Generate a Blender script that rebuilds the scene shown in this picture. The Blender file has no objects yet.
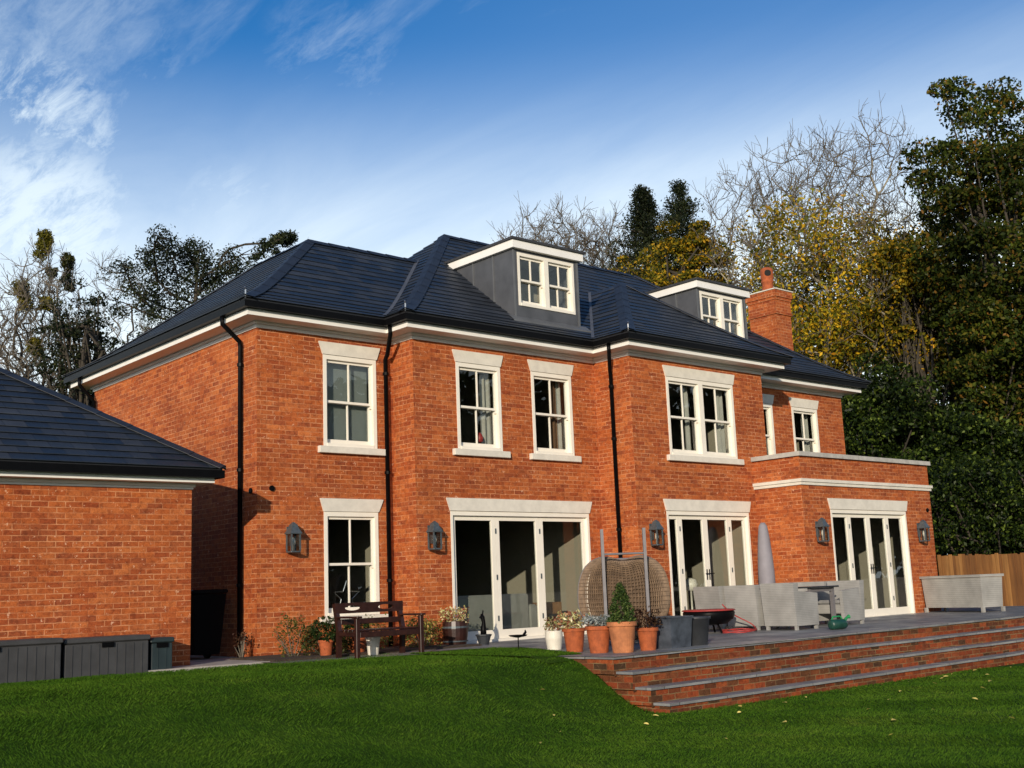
import bpy, math, random
import numpy as np
from mathutils import Vector, Matrix
R = math.radians
random.seed(7); rng = np.random.default_rng(11)
scene = bpy.context.scene
col = scene.collection

# ------------------------------------------------------------------ camera
cam_d = bpy.data.cameras.new('camera'); cam = bpy.data.objects.new('camera', cam_d); col.objects.link(cam)
YAW, PITCH, ROLL = 0.719028542, 0.177198371, -0.0390831729
_f = Vector((math.sin(YAW)*math.cos(PITCH), math.cos(YAW)*math.cos(PITCH), math.sin(PITCH)))
_r = Vector((math.cos(YAW), -math.sin(YAW), 0)); _u = _r.cross(_f)
_R = math.cos(ROLL)*_r + math.sin(ROLL)*_u; _U = -math.sin(ROLL)*_r + math.cos(ROLL)*_u
m = Matrix((( _R.x,_U.x,-_f.x,0),(_R.y,_U.y,-_f.y,0),(_R.z,_U.z,-_f.z,0.84),(0,0,0,1)))
cam.matrix_world = m
cam_d.sensor_fit = 'HORIZONTAL'; cam_d.sensor_width = 36; cam_d.lens = 36*1158.48/1024
cam_d.clip_start = 0.1; cam_d.clip_end = 3000
scene.camera = cam

# ------------------------------------------------------------------ light
SUN_EL = R(13.5); SUN_TO = Vector((-0.785*math.cos(SUN_EL), -0.62*math.cos(SUN_EL), math.sin(SUN_EL))).normalized()
sd = bpy.data.lights.new('sun','SUN'); sd.energy = 4.4; sd.angle = R(0.5); sd.color = (1.0,0.87,0.70)
so = bpy.data.objects.new('sun', sd); col.objects.link(so)
so.rotation_euler = SUN_TO.to_track_quat('Z','Y').to_euler()
w = bpy.data.worlds.new('World'); scene.world = w; w.use_nodes = True
nt = w.node_tree; N = nt.nodes; L = nt.links; N.clear()
def n_(t, **k):
    x = N.new(t)
    for a,b in k.items(): setattr(x,a,b)
    return x
sky = n_('ShaderNodeTexSky', sky_type='NISHITA', sun_disc=False)
sky.sun_elevation = SUN_EL; sky.sun_rotation = math.atan2(SUN_TO.x, SUN_TO.y)
sky.air_density = 1.0; sky.dust_density = 0.6; sky.ozone_density = 2.5
bg = n_('ShaderNodeBackground'); out = n_('ShaderNodeOutputWorld')
SKY_STR = 0.14
bg.inputs['Strength'].default_value = SKY_STR
tc = n_('ShaderNodeTexCoord')
sep = n_('ShaderNodeSeparateXYZ'); L.new(tc.outputs['Generated'], sep.inputs[0])
def mth(op, a, b=None, clamp=False):
    x = n_('ShaderNodeMath', operation=op); x.use_clamp = clamp
    for i, s in enumerate((a,b)):
        if s is None: continue
        if isinstance(s,(int,float)): x.inputs[i].default_value = s
        else: L.new(s, x.inputs[i])
    return x.outputs[0]
zz = mth('ADD', sep.outputs[2], 0.10)
px = mth('DIVIDE', sep.outputs[0], zz); py = mth('DIVIDE', sep.outputs[1], zz)
cmb = n_('ShaderNodeCombineXYZ'); L.new(px, cmb.inputs[0]); L.new(py, cmb.inputs[1])
mp = n_('ShaderNodeMapping'); L.new(cmb.outputs[0], mp.inputs[0])
mp.inputs['Rotation'].default_value = (0,0,R(0)); mp.inputs['Scale'].default_value = (2.0,0.62,1); mp.inputs['Location'].default_value = (0.3,1.4,0)
ns = n_('ShaderNodeTexNoise'); ns.inputs['Scale'].default_value = 1.3; ns.inputs['Detail'].default_value = 10; ns.inputs['Roughness'].default_value = 0.62; ns.inputs['Distortion'].default_value = 0.7
L.new(mp.outputs[0], ns.inputs['Vector'])
nf = n_('ShaderNodeTexNoise'); nf.inputs['Scale'].default_value = 9; nf.inputs['Detail'].default_value = 8; nf.inputs['Roughness'].default_value = 0.7; nf.inputs['Distortion'].default_value = 0.4
L.new(mp.outputs[0], nf.inputs['Vector'])
def mrange(v, a, b, c, d):
    x = n_('ShaderNodeMapRange', interpolation_type='SMOOTHSTEP'); x.inputs['From Min'].default_value=a; x.inputs['From Max'].default_value=b
    x.inputs['To Min'].default_value=c; x.inputs['To Max'].default_value=d; L.new(v, x.inputs['Value']); return x.outputs[0]
def dotd(v):
    x = n_('ShaderNodeVectorMath', operation='DOT_PRODUCT'); L.new(tc.outputs['Generated'], x.inputs[0]); x.inputs[1].default_value = Vector(v).normalized(); return x.outputs['Value']
wisps = mth('MULTIPLY', mrange(ns.outputs[0], .47, .78, 0, .42), mrange(nf.outputs[0], .3, .7, .35, 1.0))
def patch(v, rad, amt, lo=.38, hi=.66):
    return mth('MULTIPLY', mrange(dotd(v), math.cos(R(rad)), 1.0, 0, amt), mrange(nf.outputs[0], lo, hi, 0, 1))
def skydir(x, y):
    c = Vector((x-512, -(y-384), 1158.48)); return _R*c.x + _U*c.y + _f*c.z
p1 = mth('MAXIMUM', patch(skydir(25,137), 5.5, .75, .30, .75), patch(skydir(335,60), 4.2, .22, .3, .8))
p2 = mth('MAXIMUM', patch(skydir(85,70), 6, .28, .3, .8), patch(skydir(10,10), 8, .40, .1, .9))
p3 = mth('MAXIMUM', mth('MAXIMUM', patch(skydir(40,240), 6.5, .8, .05, .6), patch(skydir(235,246), 6.0, .55, .1, .6)), mth('MAXIMUM', patch(skydir(440,170), 6, .22, .35, .75), patch(skydir(330,200), 5, .25, .3, .7)))
wisps = mth('MAXIMUM', wisps, mth('MAXIMUM', p1, mth('MAXIMUM', p2, p3)), True)
# thin high veil thickening to the horizon and to the right of the house
side = mrange(dotd((.97,.24,0)), .55, 1.0, 0, .18)
low = mrange(sep.outputs[2], .46, .20, 0, .92)
vv = mth('MULTIPLY', mth('ADD', low, mth('MULTIPLY', side, mrange(sep.outputs[2], .62, .30, 0, 1))), mth('ADD', mth('MULTIPLY', ns.outputs[0], .9), .55), True)
msk = mth('MAXIMUM', wisps, vv, True)
mix = n_('ShaderNodeMix', data_type='RGBA'); L.new(msk, mix.inputs['Factor'])
hs = n_('ShaderNodeHueSaturation'); hs.inputs['Saturation'].default_value = 1.36; hs.inputs['Value'].default_value = 1.0
tint = n_('ShaderNodeMix', data_type='RGBA', blend_type='MULTIPLY'); tint.inputs['Factor'].default_value = 1; tint.inputs['B'].default_value = (1.06,1.0,1.08,1); L.new(sky.outputs[0], tint.inputs['A']); L.new(tint.outputs['Result'], hs.inputs['Color']); L.new(hs.outputs[0], mix.inputs['A']); mix.inputs['B'].default_value = (7.2,8.1,8.5,1)
L.new(mix.outputs['Result'], bg.inputs['Color']); L.new(bg.outputs[0], out.inputs[0])
scene.view_settings.view_transform = 'Standard'; scene.view_settings.look = 'None'
scene.view_settings.exposure = 0.0; scene.view_settings.gamma = 1
scene.render.engine = 'CYCLES'
scene.cycles.max_bounces = 6; scene.cycles.transparent_max_bounces = 12
scene.cycles.diffuse_bounces = 3; scene.cycles.glossy_bounces = 3

# ------------------------------------------------------------------ materials
class NT:
    def __init__(s, name):
        s.m = bpy.data.materials.new(name); s.m.use_nodes = True
        s.t = s.m.node_tree; s.p = s.t.nodes['Principled BSDF']; s.o = s.t.nodes['Material Output']
    def n(s, t, **k):
        x = s.t.nodes.new(t)
        for a,b in k.items():
            if a.startswith('i_'): x.inputs[a[2:].replace('_',' ')].default_value = b
            else: setattr(x,a,b)
        return x
    def l(s,a,b): s.t.links.new(a,b)
    def math(s, op, a, b=None, c=None, clamp=False):
        x = s.n('ShaderNodeMath', operation=op); x.use_clamp = clamp
        for i,v in enumerate((a,b,c)):
            if v is None: continue
            if isinstance(v,(int,float)): x.inputs[i].default_value = v
            else: s.l(v, x.inputs[i])
        return x.outputs[0]
    def noise(s, scale, detail=4, rough=.55, vec=None):
        x = s.n('ShaderNodeTexNoise', i_Scale=scale, i_Detail=detail, i_Roughness=rough)
        if vec is not None: s.l(vec, x.inputs['Vector'])
        return x.outputs[0]
    def ramp(s, fac, stops):
        x = s.n('ShaderNodeValToRGB'); e = x.color_ramp.elements
        while len(e) < len(stops): e.new(.5)
        for i,(p,c) in enumerate(stops): e[i].position = p; e[i].color = (*c,1)
        s.l(fac, x.inputs[0]); return x.outputs[0]
    def mix(s, fac, a, b, bt='MIX'):
        x = s.n('ShaderNodeMix', data_type='RGBA', blend_type=bt)
        for k,v in (('Factor',fac),('A',a),('B',b)):
            if isinstance(v,(int,float)): x.inputs[k].default_value = v
            elif isinstance(v,tuple): x.inputs[k].default_value = (*v,1)
            else: s.l(v, x.inputs[k])
        return x.outputs['Result']
    def bump(s, h, st=.3, d=.01):
        x = s.n('ShaderNodeBump', i_Strength=st, i_Distance=d); s.l(h, x.inputs['Height']); s.l(x.outputs[0], s.p.inputs['Normal'])
    def pos(s): return s.n('ShaderNodeTexCoord').outputs['Object']
    def geo(s): return s.n('ShaderNodeNewGeometry').outputs['Position']
    def uv(s): return s.n('ShaderNodeTexCoord').outputs['UV']

def plain(name, c, rough=.6, metal=0, var=.25, scale=8, bump=0, spec=.5):
    t = NT(name); nz = t.noise(scale, 5, .6, t.geo())
    a = tuple(x*(1-var) for x in c); b = tuple(min(1,x*(1+var*.7)) for x in c)
    t.l(t.ramp(nz, [(.3,a),(.7,b)]), t.p.inputs['Base Color'])
    t.p.inputs['Roughness'].default_value = rough; t.p.inputs['Metallic'].default_value = metal
    t.p.inputs['Specular IOR Level'].default_value = spec
    if bump: t.bump(t.noise(scale*6,4,.6,t.geo()), bump)
    return t.m

def brick_mat(name, cols, mortar, bw=.225, rh=.075, mw=.010, flecks=.5, spread=1.0):
    t = NT(name); uv = t.uv()
    wob = t.n('ShaderNodeMix', data_type='RGBA', blend_type='ADD'); wob.inputs['Factor'].default_value = .016
    t.l(uv, wob.inputs['A'])
    nzc = t.n('ShaderNodeTexNoise', i_Scale=11.0, i_Detail=3.0); t.l(uv, nzc.inputs['Vector']); t.l(nzc.outputs['Color'], wob.inputs['B'])
    uvw = wob.outputs['Result']
    b = t.n('ShaderNodeTexBrick', offset=.5, squash=1)
    b.inputs['Scale'].default_value = 1; b.inputs['Brick Width'].default_value = bw; b.inputs['Row Height'].default_value = rh
    b.inputs['Mortar Size'].default_value = mw*.5; b.inputs['Mortar Smooth'].default_value = .25
    t.l(uvw, b.inputs['Vector'])
    sp = t.n('ShaderNodeSeparateXYZ'); t.l(uvw, sp.inputs[0])
    row = t.math('FLOOR', t.math('DIVIDE', sp.outputs[1], rh))
    odd = t.math('SUBTRACT', 1, t.math('FLOORED_MODULO', row, 2))
    colx = t.math('FLOOR', t.math('DIVIDE', t.math('ADD', sp.outputs[0], t.math('MULTIPLY', odd, bw/2)), bw))
    cv = t.n('ShaderNodeCombineXYZ'); t.l(colx, cv.inputs[0]); t.l(row, cv.inputs[1])
    wn = t.n('ShaderNodeTexWhiteNoise', noise_dimensions='2D'); t.l(cv.outputs[0], wn.inputs['Vector'])
    k = len(cols)
    cb = t.ramp(wn.outputs['Value'], [(i/(k-1),c) for i,c in enumerate(cols)])
    # drift of tone over the wall + grain inside a brick
    avg = tuple(sum(c[i] for c in cols)/len(cols) for i in range(3))
    big = t.noise(.9, 4, .6, uv)
    cb = t.mix(1.0, cb, t.ramp(big,[(.3,(.86,.82,.78)),(.7,(1.18,1.18,1.16))]), 'MULTIPLY')
    blot = t.noise(13, 4, .65, uv)
    cb = t.mix(1.0, cb, t.ramp(blot,[(.34,(.66,.62,.62)),(.5,(1,1,1)),(.72,(1.22,1.28,1.28))]), 'MULTIPLY')
    fine = t.noise(55, 5, .7, uv)
    cb = t.mix(1.0, cb, t.ramp(fine,[(.3,(.68,.66,.66)),(.7,(1.26,1.26,1.26))]), 'MULTIPLY')
    fl = t.noise(12, 7, .80, uv)
    flm = t.math('MULTIPLY', t.math('GREATER_THAN', fl, .615), flecks)
    mo = t.mix(t.noise(8,5,.7,uv), tuple(x*.45 for x in mortar), tuple(min(1,x*1.45) for x in mortar))
    # smeared joints: in patches the mortar nearly takes the brick's tone
    sm = t.ramp(t.noise(2.6,5,.65,uv),[(.40,(.15,.15,.15)),(.62,(1,1,1))])
    bf = t.math('MULTIPLY', b.outputs['Fac'], sm)
    allc = t.mix(bf, cb, mo)
    allc = t.mix(flm, allc, (.72,.42,.26))
    t.l(allc, t.p.inputs['Base Color'])
    t.p.inputs['Roughness'].default_value = .85; t.p.inputs['Specular IOR Level'].default_value = .25
    h = t.math('SUBTRACT', t.math('MULTIPLY', fine, .5), b.outputs['Fac'])
    t.bump(h, .55, .006)
    return t.m

M = {}
M['brick'] = brick_mat('red_brick', [(.27,.056,.016),(.35,.083,.021),(.41,.106,.026),(.31,.070,.019),(.45,.130,.036),(.33,.086,.026),(.26,.060,.020)], (.58,.245,.11), mw=.014, flecks=.85)
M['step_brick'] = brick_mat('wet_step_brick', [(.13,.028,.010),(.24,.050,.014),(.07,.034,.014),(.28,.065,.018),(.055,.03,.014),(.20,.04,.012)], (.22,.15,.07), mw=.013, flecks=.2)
def slate():
    t = NT('roof_slate'); uv = t.uv()
    sp = t.n('ShaderNodeSeparateXYZ'); t.l(uv, sp.inputs[0])
    row = t.math('FLOOR', t.math('DIVIDE', sp.outputs[1], .2))
    odd = t.math('FLOORED_MODULO', row, 2)
    ux = t.math('DIVIDE', t.math('ADD', sp.outputs[0], t.math('MULTIPLY', odd, .15)), .30)
    cx = t.math('FLOOR', ux); fr = t.math('FRACT', ux)
    cv = t.n('ShaderNodeCombineXYZ'); t.l(cx, cv.inputs[0]); t.l(row, cv.inputs[1])
    wn = t.n('ShaderNodeTexWhiteNoise', noise_dimensions='2D'); t.l(cv.outputs[0], wn.inputs['Vector'])
    c = t.ramp(wn.outputs['Value'], [(0,(.012,.016,.024)),(.5,(.017,.023,.034)),(1,(.028,.034,.046))])
    gap = t.math('LESS_THAN', t.math('MINIMUM', fr, t.math('SUBTRACT',1,fr)), .018)
    c = t.mix(gap, c, (.010,.011,.014))
    c = t.mix(1.0, c, t.ramp(t.noise(1.4,6,.72,t.geo()),[(.3,(.7,.7,.7)),(.6,(1.1,1.1,1.08)),(.75,(1.6,1.6,1.45))]), 'MULTIPLY')
    t.l(c, t.p.inputs['Base Color'])
    t.l(t.math('ADD', t.math('MULTIPLY', wn.outputs['Value'], .22), .42), t.p.inputs['Roughness'])
    t.bump(t.math('ADD', t.noise(30,4,.6,uv), t.math('MULTIPLY', wn.outputs['Value'], 1.2)), .35, .006)
    return t.m
M['slate'] = slate()
M['hip'] = plain('hip_tile', (.017,.021,.029), .55, var=.3, scale=6)
M['cream'] = plain('cream_paint', (.80,.75,.64), .45, var=.05, scale=3)
M['white'] = plain('white_fascia_paint', (.80,.78,.73), .45, var=.06, scale=2)
M['stone'] = plain('cast_stone', (.66,.62,.53), .8, var=.12, scale=5, bump=.15)
M['greystone'] = plain('weathered_coping', (.42,.40,.36), .8, var=.25, scale=5, bump=.2)
M['black'] = plain('black_plastic', (.0035,.0035,.004), .4, var=.2, spec=.08)
M['lead'] = plain('lead_sheet', (.075,.078,.085), .5, var=.25, scale=3)
M['leadtrim'] = plain('lead_roll', (.11,.115,.12), .5, var=.2, scale=3)
M['darkfelt'] = plain('roof_felt', (.035,.036,.04), .7, var=.3)
M['paving'] = None
def slab(name, w, h, c1, c2, gapc, rough=.45, use_geo=True):
    t = NT(name); v = t.uv()
    b = t.n('ShaderNodeTexBrick', offset=.5); b.inputs['Scale'].default_value = 1
    b.inputs['Brick Width'].default_value = w; b.inputs['Row Height'].default_value = h; b.inputs['Mortar Size'].default_value = .006
    b.inputs['Color1'].default_value = (*c1,1); b.inputs['Color2'].default_value = (*c2,1); b.inputs['Mortar'].default_value = (*gapc,1)
    t.l(v, b.inputs['Vector'])
    nz = t.noise(1.6,6,.65,v)
    t.l(t.mix(1.0, b.outputs['Color'], t.ramp(nz,[(.3,(.6,.6,.6)),(.7,(1.3,1.3,1.3))]), 'MULTIPLY'), t.p.inputs['Base Color'])
    t.l(t.ramp(nz,[(.35,(rough+.25,)*3),(.65,(rough-.1,)*3)]), t.p.inputs['Roughness'])
    t.bump(t.noise(14,5,.6,v), .2, .006)
    return t.m
M['paving'] = slab('grey_paving', .9, .6, (.15,.155,.16), (.23,.235,.235), (.05,.05,.045))
M['tread'] = slab('step_slab', .9, 3, (.18,.185,.185), (.27,.27,.26), (.06,.06,.05), .4)
M['concrete'] = plain('concrete_path', (.36,.33,.29), .85, var=.25, scale=4, bump=.3)
def soilm():
    t = NT('soil_bed'); nz = t.noise(14,6,.7,t.geo())
    t.l(t.ramp(nz,[(.3,(.018,.012,.008)),(.6,(.05,.034,.022)),(.8,(.12,.08,.05))]), t.p.inputs['Base Color']); t.p.inputs['Roughness'].default_value=.95
    t.bump(nz,.8,.03); return t.m
M['soil'] = soilm()
def lawnm(name, blade=False):
    t = NT(name); g = t.geo()
    nz = t.noise(.8,8,.72,g)
    c = t.ramp(nz,[(.28,(.021,.056,.004)),(.45,(.036,.086,.006)),(.6,(.056,.114,.009)),(.75,(.095,.138,.017))])
    if blade:
        rnd = t.n('ShaderNodeNewGeometry').outputs['Random Per Island']
        c = t.mix(1.0, c, t.ramp(rnd,[(0,(.62,.68,.6)),(.6,(1.0,1.0,1)),(.95,(1.3,1.2,1.1)),(1,(1.9,1.5,1.6))]), 'MULTIPLY')
    else:
        c = t.mix(1.0, c, t.ramp(t.noise(40,5,.7,g),[(.3,(.4,.45,.4)),(.7,(1.2,1.15,1.1))]), 'MULTIPLY')
        t.bump(t.noise(60,4,.7,g), .7, .02)
    t.l(c, t.p.inputs['Base Color']); t.p.inputs['Roughness'].default_value = .8; t.p.inputs['Specular IOR Level'].default_value=.06
    return t.m
M['lawn'] = lawnm('lawn_ground'); M['blade'] = lawnm('grass_blades', True)
def leafm(name, stops, trans=.25, rough=.5):
    t = NT(name); rnd = t.n('ShaderNodeNewGeometry').outputs['Random Per Island']
    c = t.ramp(rnd, stops)
    c = t.mix(1.0, c, t.ramp(t.noise(.35,3,.6,t.geo()),[(.35,(.45,.48,.42)),(.65,(1.45,1.4,1.3))]), 'MULTIPLY')
    t.l(c, t.p.inputs['Base Color']); t.p.inputs['Roughness'].default_value = rough; t.p.inputs['Specular IOR Level'].default_value=.12
    tr = t.n('ShaderNodeBsdfTranslucent'); t.l(c, tr.inputs['Color'])
    mx = t.n('ShaderNodeMixShader'); mx.inputs[0].default_value = trans
    t.l(t.p.outputs[0], mx.inputs[1]); t.l(tr.outputs[0], mx.inputs[2]); t.l(mx.outputs[0], t.o.inputs[0])
    return t.m
M['oak'] = leafm('oak_leaves', [(0,(.010,.018,.003)),(.4,(.026,.042,.006)),(.75,(.062,.078,.010)),(.93,(.12,.085,.014)),(1,(.19,.09,.018))])
M['laurel'] = leafm('laurel_leaves', [(0,(.004,.009,.002)),(.5,(.011,.021,.004)),(.85,(.034,.056,.008)),(1,(.11,.15,.025))], .12, .45)  # shade and the few sunlit leaves are put into these random leaf tones
M['yellow'] = leafm('autumn_leaves', [(0,(.06,.075,.010)),(.35,(.17,.17,.015)),(.65,(.42,.30,.020)),(.9,(.62,.38,.018)),(1,(.40,.17,.012))], .35)
M['yellowgreen'] = leafm('turning_leaves', [(0,(.025,.035,.006)),(.35,(.085,.090,.010)),(.65,(.26,.20,.015)),(1,(.50,.27,.016))])
M['conifer'] = leafm('conifer_needles', [(0,(.006,.011,.006)),(.6,(.016,.024,.010)),(1,(.040,.045,.018))], .08)
M['ivy'] = leafm('ivy_leaves', [(0,(.02,.028,.008)),(.6,(.05,.055,.014)),(1,(.10,.10,.03))], .15)
M['mistletoe'] = leafm('mistletoe_leaves', [(0,(.06,.065,.008)),(.6,(.14,.13,.018)),(1,(.24,.20,.04))], .2)
M['boxleaf'] = leafm('clipped_box_leaves', [(0,(.010,.022,.006)),(.6,(.025,.05,.012)),(1,(.06,.10,.025))], .1)
M['shrub'] = leafm('border_shrub_leaves', [(0,(.03,.05,.01)),(.4,(.09,.12,.025)),(.7,(.22,.19,.05)),(.88,(.36,.22,.08)),(1,(.40,.12,.05))], .25)
M['variegated'] = leafm('variegated_leaves', [(0,(.14,.04,.03)),(.3,(.34,.14,.09)),(.6,(.22,.26,.09)),(.85,(.55,.52,.28)),(1,(.7,.66,.5))], .25)
M['silver'] = leafm('silver_leaves', [(0,(.08,.10,.10)),(.6,(.20,.23,.24)),(1,(.36,.38,.40))], .15)
M['coneleaf'] = leafm('dwarf_conifer_needles', [(0,(.014,.032,.008)),(.6,(.045,.085,.020)),(1,(.13,.17,.05))], .15)
M['darkred'] = leafm('dark_red_leaves', [(0,(.02,.012,.008)),(.6,(.07,.03,.02)),(1,(.16,.09,.05))], .15)
def barkm(name, a, b, s=6):
    t = NT(name); nz = t.noise(s,5,.7,t.geo())
    t.l(t.ramp(nz,[(.3,a),(.7,b)]), t.p.inputs['Base Color']); t.p.inputs['Roughness'].default_value=.9
    t.bump(nz,.5,.03); return t.m
M['bark'] = barkm('dark_bark',(.020,.016,.011),(.060,.048,.032))
M['palebark'] = barkm('pale_bark',(.13,.11,.07),(.36,.32,.23),2.5)
M['twig'] = barkm('grey_twig',(.08,.068,.050),(.19,.16,.12))
M['fence'] = None
def fencem():
    t = NT('larch_boards'); g = t.n('ShaderNodeNewGeometry'); rnd = g.outputs['Random Per Island']
    c = t.ramp(rnd,[(0,(.13,.05,.012)),(.5,(.22,.09,.020)),(1,(.32,.15,.04))])
    mp = t.n('ShaderNodeMapping'); mp.inputs['Scale'].default_value=(14,14,1.2); t.l(t.geo(), mp.inputs[0])
    c = t.mix(1.0,c,t.ramp(t.noise(1,5,.7,mp.outputs[0]),[(.3,(.6,.58,.55)),(.7,(1.2,1.2,1.2))]),'MULTIPLY')
    t.l(c,t.p.inputs['Base Color']); t.p.inputs['Roughness'].default_value=.8; return t.m
M['fence'] = fencem()
M['benchwood'] = plain('dark_stained_wood', (.030,.010,.007), .4, var=.4, scale=10)
M['terracotta'] = plain('terracotta', (.34,.080,.022), .85, var=.35, scale=14, bump=.1)
M['terracotta2'] = plain('pale_terracotta', (.40,.145,.055), .85, var=.35, scale=9, bump=.1)
M['whitepot'] = plain('glazed_white_pot', (.70,.66,.56), .4, var=.1, scale=9)
M['zinc'] = plain('zinc_planter', (.085,.10,.125), .4, metal=.3, var=.6, scale=5)
M['darkplastic'] = plain('dark_grey_plastic', (.030,.033,.038), .5, var=.2)
M['lampmetal'] = plain('lantern_metal', (.085,.105,.115), .45, metal=.3, var=.3, scale=20)
M['boxgrey'] = plain('storage_box_resin', (.045,.045,.046), .6, var=.25, scale=5)
M['boxteal'] = plain('storage_box_teal_resin', (.020,.033,.036), .5, var=.2, scale=5)
M['cushion'] = plain('grey_cushion_fabric', (.24,.24,.235), .9, var=.15)
M['sofa'] = plain('grey_sofa_fabric', (.20,.20,.175), .9, var=.1)
M['greycover'] = plain('grey_parasol_cover', (.23,.215,.235), .7, var=.15, scale=3)
M['glasstop'] = plain('dark_glass_top', (.03,.033,.036), .12, var=.1)
M['red'] = plain('red_rubber', (.33,.035,.03), .5, var=.2)
M['green'] = plain('green_plastic', (.02,.22,.07), .4, var=.3)
M['darkgreen'] = plain('dark_green_plastic', (.010,.05,.035), .4, var=.3)
M['plaster'] = plain('interior_plaster', (.28,.25,.19), .9, var=.06, scale=1)
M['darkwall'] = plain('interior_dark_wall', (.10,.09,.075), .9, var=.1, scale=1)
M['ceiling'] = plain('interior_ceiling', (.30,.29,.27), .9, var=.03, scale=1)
M['floorwood'] = plain('interior_floor', (.12,.075,.04), .4, var=.2, scale=3)
M['curtain'] = plain('curtain_fabric', (.36,.35,.31), .9, var=.08, scale=4)
M['browncurtain'] = plain('brown_curtain_fabric', (.14,.07,.035), .9, var=.15, scale=4)
M['blind'] = plain('grey_blind_fabric', (.16,.18,.17), .9, var=.05, scale=1)
M['cabinet'] = plain('brown_cabinet_wood', (.20,.10,.04), .5, var=.3, scale=4)
M['steel'] = plain('bare_steel', (.55,.55,.55), .3, metal=.9, var=.1)
M['leaf_fallen'] = leafm('fallen_leaf', [(0,(.34,.25,.04)),(.5,(.55,.45,.12)),(1,(.62,.55,.25))], .1)
def rattan(name, a, b, hs=70, vs=22):
    t = NT(name); sp = t.n('ShaderNodeSeparateXYZ'); t.l(t.uv(), sp.inputs[0])
    s1 = t.math('SINE', t.math('MULTIPLY', sp.outputs[1], 2*math.pi*hs*.5))
    s2 = t.math('SINE', t.math('MULTIPLY', sp.outputs[0], 2*math.pi*vs))
    h = t.math('MULTIPLY', s1, t.math('ADD', t.math('MULTIPLY', s2, .35), .6))
    band = t.noise(2.5,3,.6,t.geo())
    c = t.ramp(t.math('ADD', t.math('MULTIPLY',h,.16), t.math('MULTIPLY',band,.95)), [(.15,a),(.75,b)])
    t.l(c,t.p.inputs['Base Color']); t.p.inputs['Roughness'].default_value=.6; t.bump(h,.25,.002); return t.m
M['rattan'] = rattan('grey_rattan', (.19,.187,.175), (.36,.353,.33))
M['rattanbox'] = rattan('pale_grey_rattan', (.20,.196,.18), (.37,.36,.33), 44, 18)
M['eggweave'] = plain('brown_wicker', (.18,.118,.070), .7, var=.4, scale=12)
M['eggliner'] = plain('brown_liner_fabric', (.10,.065,.040), .9, var=.25, scale=9)
M['eggmetal'] = plain('egg_chair_frame_paint', (.16,.15,.155), .5, var=.15)
def glassm(name='window_glass', base=.07, tint=(.93,.95,.94)):
    t = NT(name); t.t.nodes.remove(t.p)
    tr = t.n('ShaderNodeBsdfTransparent'); tr.inputs[0].default_value = (*tint,1)
    gl = t.n('ShaderNodeBsdfGlossy'); gl.inputs['Roughness'].default_value = .0
    nb = t.n('ShaderNodeBump', i_Strength=.05, i_Distance=.02); t.l(t.noise(1.5,2,.5,t.geo()), nb.inputs['Height']); t.l(nb.outputs[0], gl.inputs['Normal'])
    lw = t.n('ShaderNodeLayerWeight', i_Blend=.5)
    f = t.math('ADD', t.math('MULTIPLY', t.math('POWER', lw.outputs['Facing'], 4.0), .9), .035, clamp=True)
    mx = t.n('ShaderNodeMixShader'); t.l(f, mx.inputs[0]); t.l(tr.outputs[0], mx.inputs[1]); t.l(gl.outputs[0], mx.inputs[2])
    t.l(mx.outputs[0], t.o.inputs[0]); return t.m
M['glass'] = glassm()

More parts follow.
